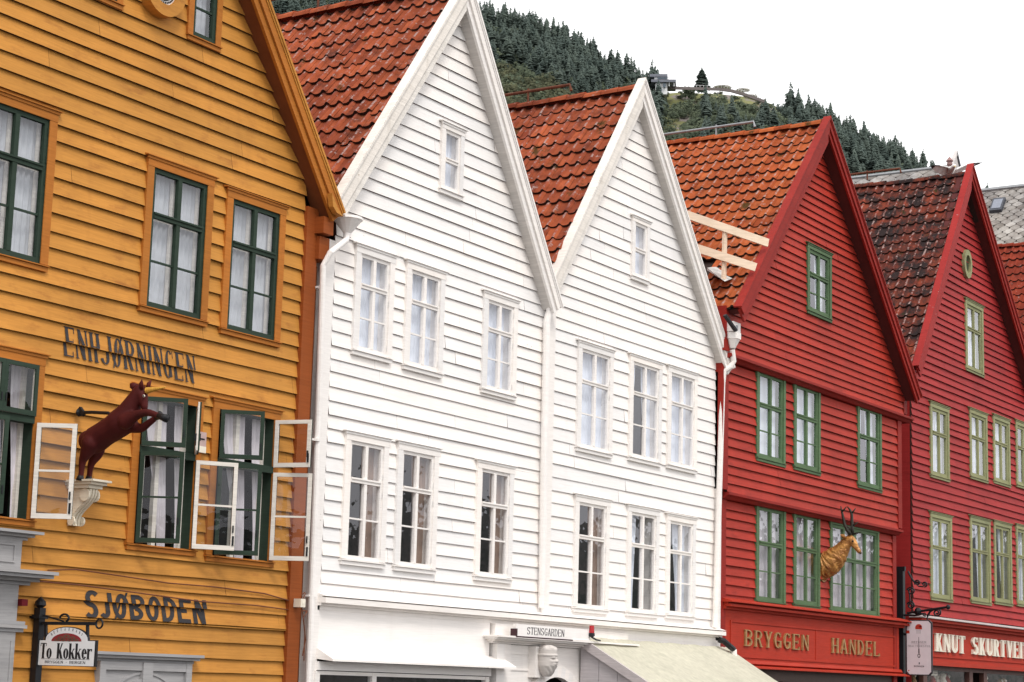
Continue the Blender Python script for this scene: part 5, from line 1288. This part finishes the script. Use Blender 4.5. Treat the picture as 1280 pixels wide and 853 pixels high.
c = at3(374.5, 754, 16.36); m = MB(); m.box(c.x-.05, c.x+.05, 16.30, 16.42, c.z-.055, c.z+.055); m.box(c.x-.02, c.x+.02, 16.296, 16.30, c.z-.02, c.z+.02, 0, .2)
tag(m.build('junction_box', [BONE], None, base=c), 'small white cable box on the corner of the ochre house', 'junction box')
# goods behind the glass of the crimson shop
rng = random.Random(5)
for k in range(9):
    x = rng.uniform(44.4, 46.9) if k < 5 else rng.uniform(48.6, 51.6); zz = 2.02+rng.uniform(.0, .07); m = MB(); y = 16.75+rng.uniform(0, .2)
    m.lathe([(.10,-.05),(.12,.0),(.07,.10),(.085,.16),(.05,.22),(.0,.25)], (x, y, zz), 10, 0); m.ball((x, y-.05, zz+.17), .05, 8, 6, 1)
    o = m.build('figurine', [[BONE, plain('figurine_red', (.45,.04,.03), .4), plain('figurine_wood', (.40,.25,.12), .5)][k % 3], BONE], None, base=(x, y, zz))
    tag(o, 'small souvenir figurine displayed behind the crimson house shop window', 'figurine', 'souvenir figurines in the shop window')
m = MB(); x0_, x1_ = at(1172, 832)[0], at(1180, 832)[0]; zz = at(1176, 829, 16.55)[1]; m.box(x0_, x1_, 16.66, 16.67, zz-.30, zz-.02); 
for k in range(4): m.box(x0_+.04, x1_-.04, 16.655, 16.66, zz-.10-.05*k, zz-.085-.05*k, 1)
tag(m.build('paper_notice', [BONE, LB], None, base=(x0_, 16.66, zz)), 'white paper notice inside the crimson house shop window', 'notice')
# ------------------------------------------------------------------ the hill behind the town
SKY = [(-600,-260),(0,-120),(340,-25),(470,5),(590,34),(640,38),(690,56),(735,80),(760,97),(800,110),(830,114),(842,112),(900,114),(940,118),(965,126),(985,140),(1010,152),(1050,172),(1100,196),(1150,224),(1200,256),(1300,290),(1500,330),(2200,420)]
prof_ = []
for x, y in SKY:
    d = ray(x, y); prof_.append((math.atan2(d.x, d.y), d.z/math.hypot(d.x, d.y)))
prof_.sort()
PAZ = np.array([p[0] for p in prof_]); PTE = np.array([p[1] for p in prof_])
def tsky(az): return float(np.interp(az, PAZ, PTE))
R0, R1_, R2_ = 300.0, 1000.0, 1500.0
def ground_h(az, r, crinkle=True):
    ts = tsky(az)
    if r <= R1_:
        t = max(0, (r-R0)/(R1_-R0)); e = ts*(.12+.88*t**.8); h = r*e
        h *= min(1, (r-R0)/120+.05) if r > R0 else 0.02
    else:
        h = R1_*ts-(r-R1_)*.25
    if crinkle: h += 5*mn.noise(Vector((az*22, r*.013, 0)))*min(1, max(0, (R1_-r)/90)) + 2.0*mn.noise(Vector((az*90, r*.04, 3)))*min(1, max(0, (R1_-r)/60))
    return max(0, h)
def pol(az, r, z): return Vector((r*math.sin(az), r*math.cos(az), z))
def pxy(p):
    v = Vector(p)-Vector((0,0,CZ)); w = v.dot(FWD); return 640+F*v.dot(RGT)/w, 426.5-F*v.dot(UPV)/w
az0, az1 = R(35), R(88)
m = MB(); na, nr = 200, 60; rs = [R0+(R1_-R0)*(i/46) for i in range(47)]+[R1_+(R2_-R1_)*i/13 for i in range(1, 14)]
pts = []
for i in range(len(rs)):
    for k in range(na+1): a = az0+(az1-az0)*k/na; pts.append(pol(a, rs[i], ground_h(a, rs[i])))
m.add(pts, [(i*(na+1)+k, i*(na+1)+k+1, (i+1)*(na+1)+k+1, (i+1)*(na+1)+k) for i in range(len(rs)-1) for k in range(na)])
hm, nt, b = nmat('hillside_grass_and_rock')
n1 = noise(nt, .035, 6, rough=.6); n2 = noise(nt, .11, 6, 1, 1, .5, .65)
c_ = mix(nt, ramp(nt, n1, .35, .65), (.13,.145,.060,1), (.215,.21,.10,1)); c_ = mix(nt, ramp(nt, n2, .50, .58), c_, (.20,.175,.165,1))
L(nt, c_, b.inputs['Base Color']); b.inputs['Roughness'].default_value = .95; b.inputs['Specular IOR Level'].default_value = .05
hill = m.build('hill', [hm], None, smooth=True); tag(hill, kind='structure', label='wooded hill rising steeply behind the wharf houses', cat='hill')
# unseen far shore across the harbour, added to darken reflections in the lower panes
m = MB(); pts = []; na = 60
for r_, k_ in ((700, 0), (900, .55), (1200, 1), (1700, .9)):
    for k in range(na+1): a = R(95)+R(245)*k/na; pts.append(pol(a, r_, k_*(95+55*mn.noise(Vector((a*4, 0, 0)))+18*mn.noise(Vector((a*17, 5, 0))))))
m.add(pts, [(i*(na+1)+k, i*(na+1)+k+1, (i+1)*(na+1)+k+1, (i+1)*(na+1)+k) for i in range(3) for k in range(na)])
fs_, nt, b = nmat('unseen_far_shore'); L(nt, mix(nt, ramp(nt, noise(nt, .02, 6), .4, .6), (.045,.06,.05,1), (.14,.13,.12,1)), b.inputs['Base Color']); b.inputs['Roughness'].default_value = 1
tag(m.build('hills', [fs_], None), kind='structure', label='unseen far shore hills across the harbour', cat='hills')
# foliage material: light and dark clumps from a per-face tint
def leafmat(name, lo, hi):
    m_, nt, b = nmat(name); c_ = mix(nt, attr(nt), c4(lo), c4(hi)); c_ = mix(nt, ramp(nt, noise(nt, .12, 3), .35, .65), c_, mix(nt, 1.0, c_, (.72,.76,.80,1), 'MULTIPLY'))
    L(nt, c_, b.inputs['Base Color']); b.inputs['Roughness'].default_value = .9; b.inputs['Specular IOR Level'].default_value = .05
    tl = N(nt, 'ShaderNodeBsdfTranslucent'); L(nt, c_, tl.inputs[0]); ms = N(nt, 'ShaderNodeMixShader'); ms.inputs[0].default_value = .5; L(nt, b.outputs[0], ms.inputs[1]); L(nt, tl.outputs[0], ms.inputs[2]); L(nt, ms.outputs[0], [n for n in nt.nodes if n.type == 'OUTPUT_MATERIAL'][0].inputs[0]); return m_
SPR = leafmat('hazed_spruce_foliage', (.140,.178,.158), (.200,.243,.205)); BRD = leafmat('broadleaf_foliage', (.135,.162,.118), (.215,.250,.160)); YBR = leafmat('autumn_broadleaf_foliage', (.115,.122,.085), (.20,.205,.12))  # distance haze is put into these lifted leaf colours
BARK = plain('bark', (.07,.05,.04), .9, bmp=0)
def conifer(seed, h=1.0, w=.25):
    """spruce of unit height: whorls of drooping ragged boughs -> verts, quads/tris, tints"""
    rg = random.Random(seed); V, Fc, T = [], [], []; z = .07; lean = rg.uniform(-.02, .02)
    while z < .99:
        rr = w*(1-z)**.68*rg.uniform(.72, 1.18)+.006; nb = max(4, int(9*(1-z)+4)); a0 = rg.uniform(0, 6)
        for k in range(nb):
            if rg.random() < .10: continue
            a = a0+2*math.pi*k/nb+rg.uniform(-.3, .3); r_ = rr*rg.uniform(.6, 1.2); dz = r_*rg.uniform(.25, .55); hw = r_*.52
            ca, sa = math.cos(a), math.sin(a); b0 = len(V)
            V += [(lean*z, 0, z+.045), (ca*r_*.6-sa*hw+lean*z, sa*r_*.6+ca*hw, z-dz*.5), (ca*r_+lean*z, sa*r_, z-dz), (ca*r_*.6+sa*hw+lean*z, sa*r_*.6-ca*hw, z-dz*.5)]
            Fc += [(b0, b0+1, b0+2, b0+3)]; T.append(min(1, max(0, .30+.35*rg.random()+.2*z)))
        z += rg.uniform(.034, .058)
    return np.array(V, float), np.array(Fc), np.array(T)
def broad(seed, n=150):
    rg = random.Random(seed); V, Fc, T = [], [], []
    lobes = [(rg.uniform(-.24, .24), rg.uniform(-.24, .24), rg.uniform(.42, .80), rg.uniform(.16, .26)) for _ in range(6)]+[(0, 0, .55, .28)]
    for _ in range(n):
        lx, ly, lz, lr = rg.choice(lobes); d = Vector((rg.gauss(0,1), rg.gauss(0,1), rg.gauss(0,1))).normalized(); r_ = lr*rg.uniform(.72, 1.08); c = Vector((lx, ly, lz))+d*r_
        if c.z < .12: continue
        s = rg.uniform(.05, .095); u = d.orthogonal().normalized(); u.rotate(Matrix.Rotation(rg.uniform(0, 6.28), 3, d)); v = d.cross(u); nrm = (d*.35+Vector((rg.uniform(-.5,.5), rg.uniform(-.5,.5), rg.uniform(-.2,.5))))
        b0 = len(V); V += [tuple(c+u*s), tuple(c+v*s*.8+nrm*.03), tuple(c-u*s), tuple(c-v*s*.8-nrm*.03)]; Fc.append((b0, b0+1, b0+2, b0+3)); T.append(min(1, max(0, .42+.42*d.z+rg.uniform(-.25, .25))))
    return np.array(V, float), np.array(Fc), np.array(T)
def merge(name, temps, inst, mat, base=(0,0,0)):
    """inst: list of (template index, x, y, z, scale xy, scale z, rot, tint shift)"""
    VV, FF, TT = [], [], []; o = 0
    for ti, x, y, z, s, sz, a, dt in inst:
        V, Fc, T = temps[ti]; ca, sa = math.cos(a), math.sin(a)
        W = np.empty_like(V); W[:,0] = (V[:,0]*ca-V[:,1]*sa)*s+x-base[0]; W[:,1] = (V[:,0]*sa+V[:,1]*ca)*s+y-base[1]; W[:,2] = V[:,2]*sz+z-base[2]
        VV.append(W); FF.append(Fc+o); TT.append(np.clip(T+dt, 0, 1)); o += len(V)
    VV = np.concatenate(VV); FF = np.concatenate(FF); TT = np.concatenate(TT); me = bpy.data.meshes.new(name)
    me.vertices.add(len(VV)); me.vertices.foreach_set('co', VV.ravel()); k = FF.shape[1]
    me.loops.add(FF.size); me.loops.foreach_set('vertex_index', FF.ravel().astype(np.int32)); me.polygons.add(len(FF)); me.polygons.foreach_set('loop_start', np.arange(0, FF.size, k, dtype=np.int32)); me.polygons.foreach_set('loop_total', np.full(len(FF), k, dtype=np.int32))
    me.update(); me.validate(); at_ = me.attributes.new('tint', 'FLOAT', 'FACE'); at_.data.foreach_set('value', TT.astype(np.float32)); me.materials.append(mat)
    ob = bpy.data.objects.new(name, me); col.objects.link(ob); ob.location = base; return ob
CON = [conifer(i) for i in range(8)]; BRO = [broad(100+i) for i in range(8)]
rng = random.Random(77); con, bro, yel = [], [], []; lines = []
for _ in range(34000):
    a = rng.uniform(az0, az1); r_ = math.sqrt(rng.uniform(640**2, 1010**2))
    x_, y_ = pxy(pol(a, r_, ground_h(a, r_))); 
    ys = np.interp(x_, [s[0] for s in SKY], [s[1] for s in SKY]); dn = y_-ys; q = rng.random(); cl = mn.noise(Vector((x_*.013, y_*.02, 1.5)))
    z = ground_h(a, r_)-.6; P_ = pol(a, r_, z); ang = rng.uniform(0, 6.28); dt = .35*mn.noise(Vector((x_*.02, y_*.03, 7)))+rng.uniform(-.1, .1)
    kind = None
    if x_ < 748:
        if dn < 62+12*cl: kind = 'c' if q < .62+.4*cl else 'b'
        else: kind = 'y' if q < .75 else 'b'
        if dn < 8: kind = 'c' if q < .55 else None
    elif x_ < 826:
        kind = ('c' if q < .45 else 'b') if dn < 24 else ('c' if q < .3 else 'b')
        if dn < 8 and q > .4: kind = None
    elif x_ < 985:
        edge = 20+ (x_-900)*.05+10*cl
        if x_ < 872 and dn > 14: kind = 's' if q > .88 else 'b' if (q < .10 or (x_ > 855 and dn > 52 and q < .6) or dn > 72) else None
        elif dn < edge: kind = 's' if q < .32 and dn > 3 else None
        elif dn < edge+16: kind = 'b' if q < .55 else None
        else: kind = 'b' if q < .82 else 'c'
    else:
        kind = 'c' if q < .5+.4*cl+(.25 if dn > 30 else .1) else 'b'
        if dn < 6 and q > .5: kind = None
    if kind is None: continue
    if x_ < -300 or x_ > 1750:
        if q > .5: continue
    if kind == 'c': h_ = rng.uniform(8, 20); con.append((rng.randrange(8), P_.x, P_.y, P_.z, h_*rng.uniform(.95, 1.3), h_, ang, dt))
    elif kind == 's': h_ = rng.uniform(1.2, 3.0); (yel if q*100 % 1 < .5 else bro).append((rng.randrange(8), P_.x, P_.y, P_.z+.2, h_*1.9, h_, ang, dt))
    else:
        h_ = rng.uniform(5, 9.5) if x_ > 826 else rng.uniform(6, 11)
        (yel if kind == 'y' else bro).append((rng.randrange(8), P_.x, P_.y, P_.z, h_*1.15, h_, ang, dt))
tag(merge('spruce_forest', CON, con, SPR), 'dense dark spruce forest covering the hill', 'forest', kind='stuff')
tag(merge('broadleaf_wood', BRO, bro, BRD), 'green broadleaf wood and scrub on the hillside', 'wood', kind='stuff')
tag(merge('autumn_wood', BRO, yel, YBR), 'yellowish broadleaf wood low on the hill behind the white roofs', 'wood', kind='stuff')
# spruces one can tell apart along the skyline
TOPS = [(601,9,34),(607,14,28),(613,7,34),(621,13,28),(631,6,36),(638,13,28),(644,9,33),(650,16,28),(657,24,26),(664,21,26),(671,20,32),(678,30,24),(684,28,26),(693,26,36),(700,34,30),(707,35,32),(712,47,24),(717.5,42,38),(724,52,28),(729,48,34),(734,47,38),(740,58,32),(746,60,34),(752,76,22),(765,88,14),(770,80,22),(779,88,18),(786,92,14),(793,88,20),(802,92,18),
        (975,128,14),(983,132,18),(990,133,24),(997,135,24),(1004,141,20),(1016,134,28),(1024,140,26),(1036,139,30),(1043,148,24),(1050,150,24),(1058,156,22),(1066,150,32),(1075,158,28),(1083,163,26),(1090,168,24),(1096,166,30),(1105,174,26),(1112,178,24),(1120,179,28),(1129,187,26),(1137,193,22),(1146,194,28),(1155,204,22),(1164,208,24),(1172,216,20)]
first = None
for i, (x_, y_, hp) in enumerate(TOPS):
    d = ray(x_, y_+hp*.0); az = math.atan2(d.x, d.y); r_ = 985; te = d.z/math.hypot(d.x, d.y); ztop = CZ+r_*te; h_ = hp/2450*r_*1.06+3; b = pol(az, r_, ztop-h_)
    pine = 748 < x_ < 810 or 970 < x_ < 986
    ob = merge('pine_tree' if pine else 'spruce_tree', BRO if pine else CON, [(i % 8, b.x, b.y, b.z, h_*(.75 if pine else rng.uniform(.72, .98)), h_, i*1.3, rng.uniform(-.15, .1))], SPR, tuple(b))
    if pine: tag(ob, 'ragged dark tree standing on the crest left of the hilltop building' if x_ < 900 else 'ragged dark tree on the crest where the grassy hilltop drops to the right', 'tree', 'ragged trees on the crest' if x_ < 900 else 'ragged trees right of the hilltop')
    elif x_ < 900: tag(ob, 'dark spruce standing out on the steep left skyline of the hill', 'tree', 'spruces on the left skyline')
    else: tag(ob, 'dark spruce standing out on the long right skyline of the hill', 'tree', 'spruces on the right skyline')
# hilltop: lone tree, terrace wall, lookout building, pale parasols
def hp_(x, y, r_=985):
    d = ray(x, y); k = r_/math.hypot(d.x, d.y); return Vector((d.x*k, d.y*k, CZ+d.z*k))
mpp = 985/2450*1.03
b = hp_(877, 108); tp_ = hp_(877, 84); H = thing('spruce_tree', b, 'lone broad dark spruce standing on the bare hilltop beside the terrace', 'tree')
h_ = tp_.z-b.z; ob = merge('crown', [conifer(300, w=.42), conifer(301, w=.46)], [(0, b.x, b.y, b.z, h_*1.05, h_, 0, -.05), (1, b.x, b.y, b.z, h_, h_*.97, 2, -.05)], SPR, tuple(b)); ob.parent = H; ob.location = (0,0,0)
m = MB(); m.tube([b-Vector((0,0,1)), b+Vector((0,0,h_*.6))], [.35, .1], 7); m.build('trunk', [BARK], H)
CONC = plain('terrace_stone', (.15,.13,.125), .9, bmp=0, scale=.5); LWH = plain('chalk_white_wall', (.72,.73,.74), .7, bmp=0, scale=.5); LGR = plain('lookout_grey_roof', (.16,.17,.20), .7, bmp=0, scale=.5); LGL = plain('lookout_glass', (.10,.13,.16), .3, bmp=0, scale=.5)
wl = [(836,107),(848,108.5),(866,109),(884,109.5),(902,110),(916,112),(930,116),(944,121),(958,126)]
H = thing('terrace_wall', hp_(890, 112), 'low stone terrace wall with a railing along the grassy hilltop', 'wall'); m = MB()
for (xa, ya), (xb, yb) in zip(wl[:-1], wl[1:]):
    p, q = hp_(xa, ya, 978), hp_(xb, yb, 978); m.hexa([p-Vector((0,0,1.5)), q-Vector((0,0,1.5)), q-Vector((0,-1,1.5)), p-Vector((0,-1,1.5)), p, q, q+Vector((0,1,0)), p+Vector((0,1,0))])
m.build('stone_wall', [CONC], H); m = MB()
for (xa, ya), (xb, yb) in zip(wl[:-1], wl[1:]):
    p, q = hp_(xa, ya-2.4, 978), hp_(xb, yb-2.4, 978); m.bar(p, q, .14, .14)
    for t in np.linspace(0, 1, 5)[:-1]: w_ = p+(q-p)*t; m.bar(w_, w_-Vector((0,0,1)), .14, .14)
m.build('railing', [LWH], H)
def face_box(m, x0, y0, x1, y1, r_, dep, mi=0):     # box whose front shows between two measured corners
    a, b = hp_(x0, y1, r_), hp_(x1, y1, r_); t = hp_(x0, y0, r_).z; ex = (b-a); ex.z = 0; nrm = Vector((-ex.y, ex.x, 0)).normalized()*dep
    if nrm.y < 0: nrm = -nrm
    z0_ = min(a.z, b.z); a.z = b.z = z0_
    m.hexa([a, b, b+nrm, a+nrm]+[v+Vector((0,0,t-z0_)) for v in (a, b, b+nrm, a+nrm)], mi)
H = thing('lookout_building', hp_(828, 118), 'white lookout building with flat grey roofs at the cliff edge of the hilltop', 'building')
m = MB(); face_box(m, 818, 96, 836, 100, 975, 14); face_box(m, 819, 103, 834, 118, 972, 12); m.build('wall', [LWH], H)
m = MB(); face_box(m, 812, 92.6, 834.5, 96, 974, 16); face_box(m, 814, 99.4, 845, 102.6, 970, 16); m.build('roof', [LGR], H)
m = MB(); face_box(m, 821, 110.5, 827, 121, 970.5, 1); face_box(m, 829, 104, 832, 109, 970.6, 1); face_box(m, 822, 97, 834, 98.6, 973.5, 1); m.build('window', [LGL], H)
m = MB(); face_box(m, 842, 102, 843.2, 108, 971, .5); face_box(m, 836, 102, 837, 108, 971, .5); m.build('column', [LWH], H)
PAR = plain('parasol_canvas', (.86,.85,.84), .8, bmp=0, scale=.5)
for x_, y_, w_, lb in ((903,104,12,'pale parasol nearest the lone spruce on the hilltop terrace'), (929,107,9,'pale pointed parasol with a dark finial on the hilltop terrace'), (938,115,9,'lowest pale parasol at the right end of the hilltop terrace')):
    b = hp_(x_, y_+9, 982); t = hp_(x_, y_, 982); H = thing('parasol', b, lb, 'parasol', 'parasols on the hilltop terrace'); rr = w_*mpp*1.25; hh = t.z-b.z
    m = MB(); m.lathe([(0, hh), (rr*.3, hh*.78), (rr*.8, hh*.40), (rr*.78, hh*.30)], b, 10); m.build('canopy', [PAR], H)
    m = MB(); m.tube([b, b+Vector((0,0,hh*1.08))], .12, 6); m.build('pole', [LGR], H)
# ------------------------------------------------------------------ ground, sky, sun, camera
m = MB(); s_ = 4000; m.quad((-s_, -s_, 0), (s_, -s_, 0), (s_, s_, 0), (-s_, s_, 0)); gm2, nt, b = nmat('wet_cobbles')
vo = N(nt, 'ShaderNodeTexVoronoi'); vo.inputs['Scale'].default_value = 7; L(nt, coords(nt), vo.inputs['Vector'])
L(nt, mix(nt, ramp(nt, vo.outputs['Distance'], .1, .6), (.12,.115,.11,1), (.055,.053,.052,1)), b.inputs['Base Color']); b.inputs['Roughness'].default_value = .75
tag(m.build('ground', [gm2], None), kind='structure', label='cobbled quay in front of the houses', cat='ground')
sun_dir = Vector((-.42, -.62, 1.0)).normalized(); el = math.asin(sun_dir.z); rot = math.atan2(sun_dir.x, sun_dir.y)
w = bpy.data.worlds.new('World'); sc.world = w; w.use_nodes = True; nt = w.node_tree; nt.nodes.clear()
out = N(nt, 'ShaderNodeOutputWorld'); bg = N(nt, 'ShaderNodeBackground'); sky = N(nt, 'ShaderNodeTexSky', sky_type='NISHITA'); sky.sun_disc = False; sky.sun_elevation = el; sky.sun_rotation = rot
sky.air_density = 1.0; sky.dust_density = 4.0
hs = N(nt, 'ShaderNodeHueSaturation'); hs.inputs['Saturation'].default_value = .12; hs.inputs['Value'].default_value = 1.0; L(nt, sky.outputs[0], hs.inputs['Color'])
tcn = N(nt, 'ShaderNodeTexCoord'); nn = N(nt, 'ShaderNodeTexNoise'); nn.inputs['Scale'].default_value = 2.2; nn.inputs['Detail'].default_value = 5; L(nt, tcn.outputs['Generated'], nn.inputs['Vector'])
cl_ = ramp(nt, nn.outputs['Fac'], .3, .7, (15.5,15.4,15.6,1), (18.5,18.3,18.3,1))
L(nt, mix(nt, .88, hs.outputs[0], cl_), bg.inputs[0]); bg.inputs[1].default_value = .10; L(nt, bg.outputs[0], out.inputs[0])
sl = bpy.data.lights.new('sun', 'SUN'); sl.energy = 1.6; sl.angle = R(14); sl.color = (1, .955, .89); so = bpy.data.objects.new('sun', sl); col.objects.link(so); so.rotation_euler = (-sun_dir).to_track_quat('-Z', 'Y').to_euler(); so.location = (0, -20, 60)
cd = bpy.data.cameras.new('camera'); cam = bpy.data.objects.new('camera', cd); col.objects.link(cam); sc.camera = cam
cd.sensor_width = 36; cd.lens = 36*F/1280; cd.clip_start = .1; cd.clip_end = 9000
M = Matrix((RGT, UPV, -FWD)).transposed().to_4x4(); M.translation = (0, 0, CZ); cam.matrix_world = M
sc.view_settings.view_transform = 'Standard'; sc.view_settings.look = 'None'; sc.view_settings.exposure = 0; sc.view_settings.gamma = 1
sc.cycles.max_bounces = 8; sc.cycles.transparent_max_bounces = 12; sc.cycles.diffuse_bounces = 4
for o in bpy.data.objects:
    if '_b' in o: del o['_b']
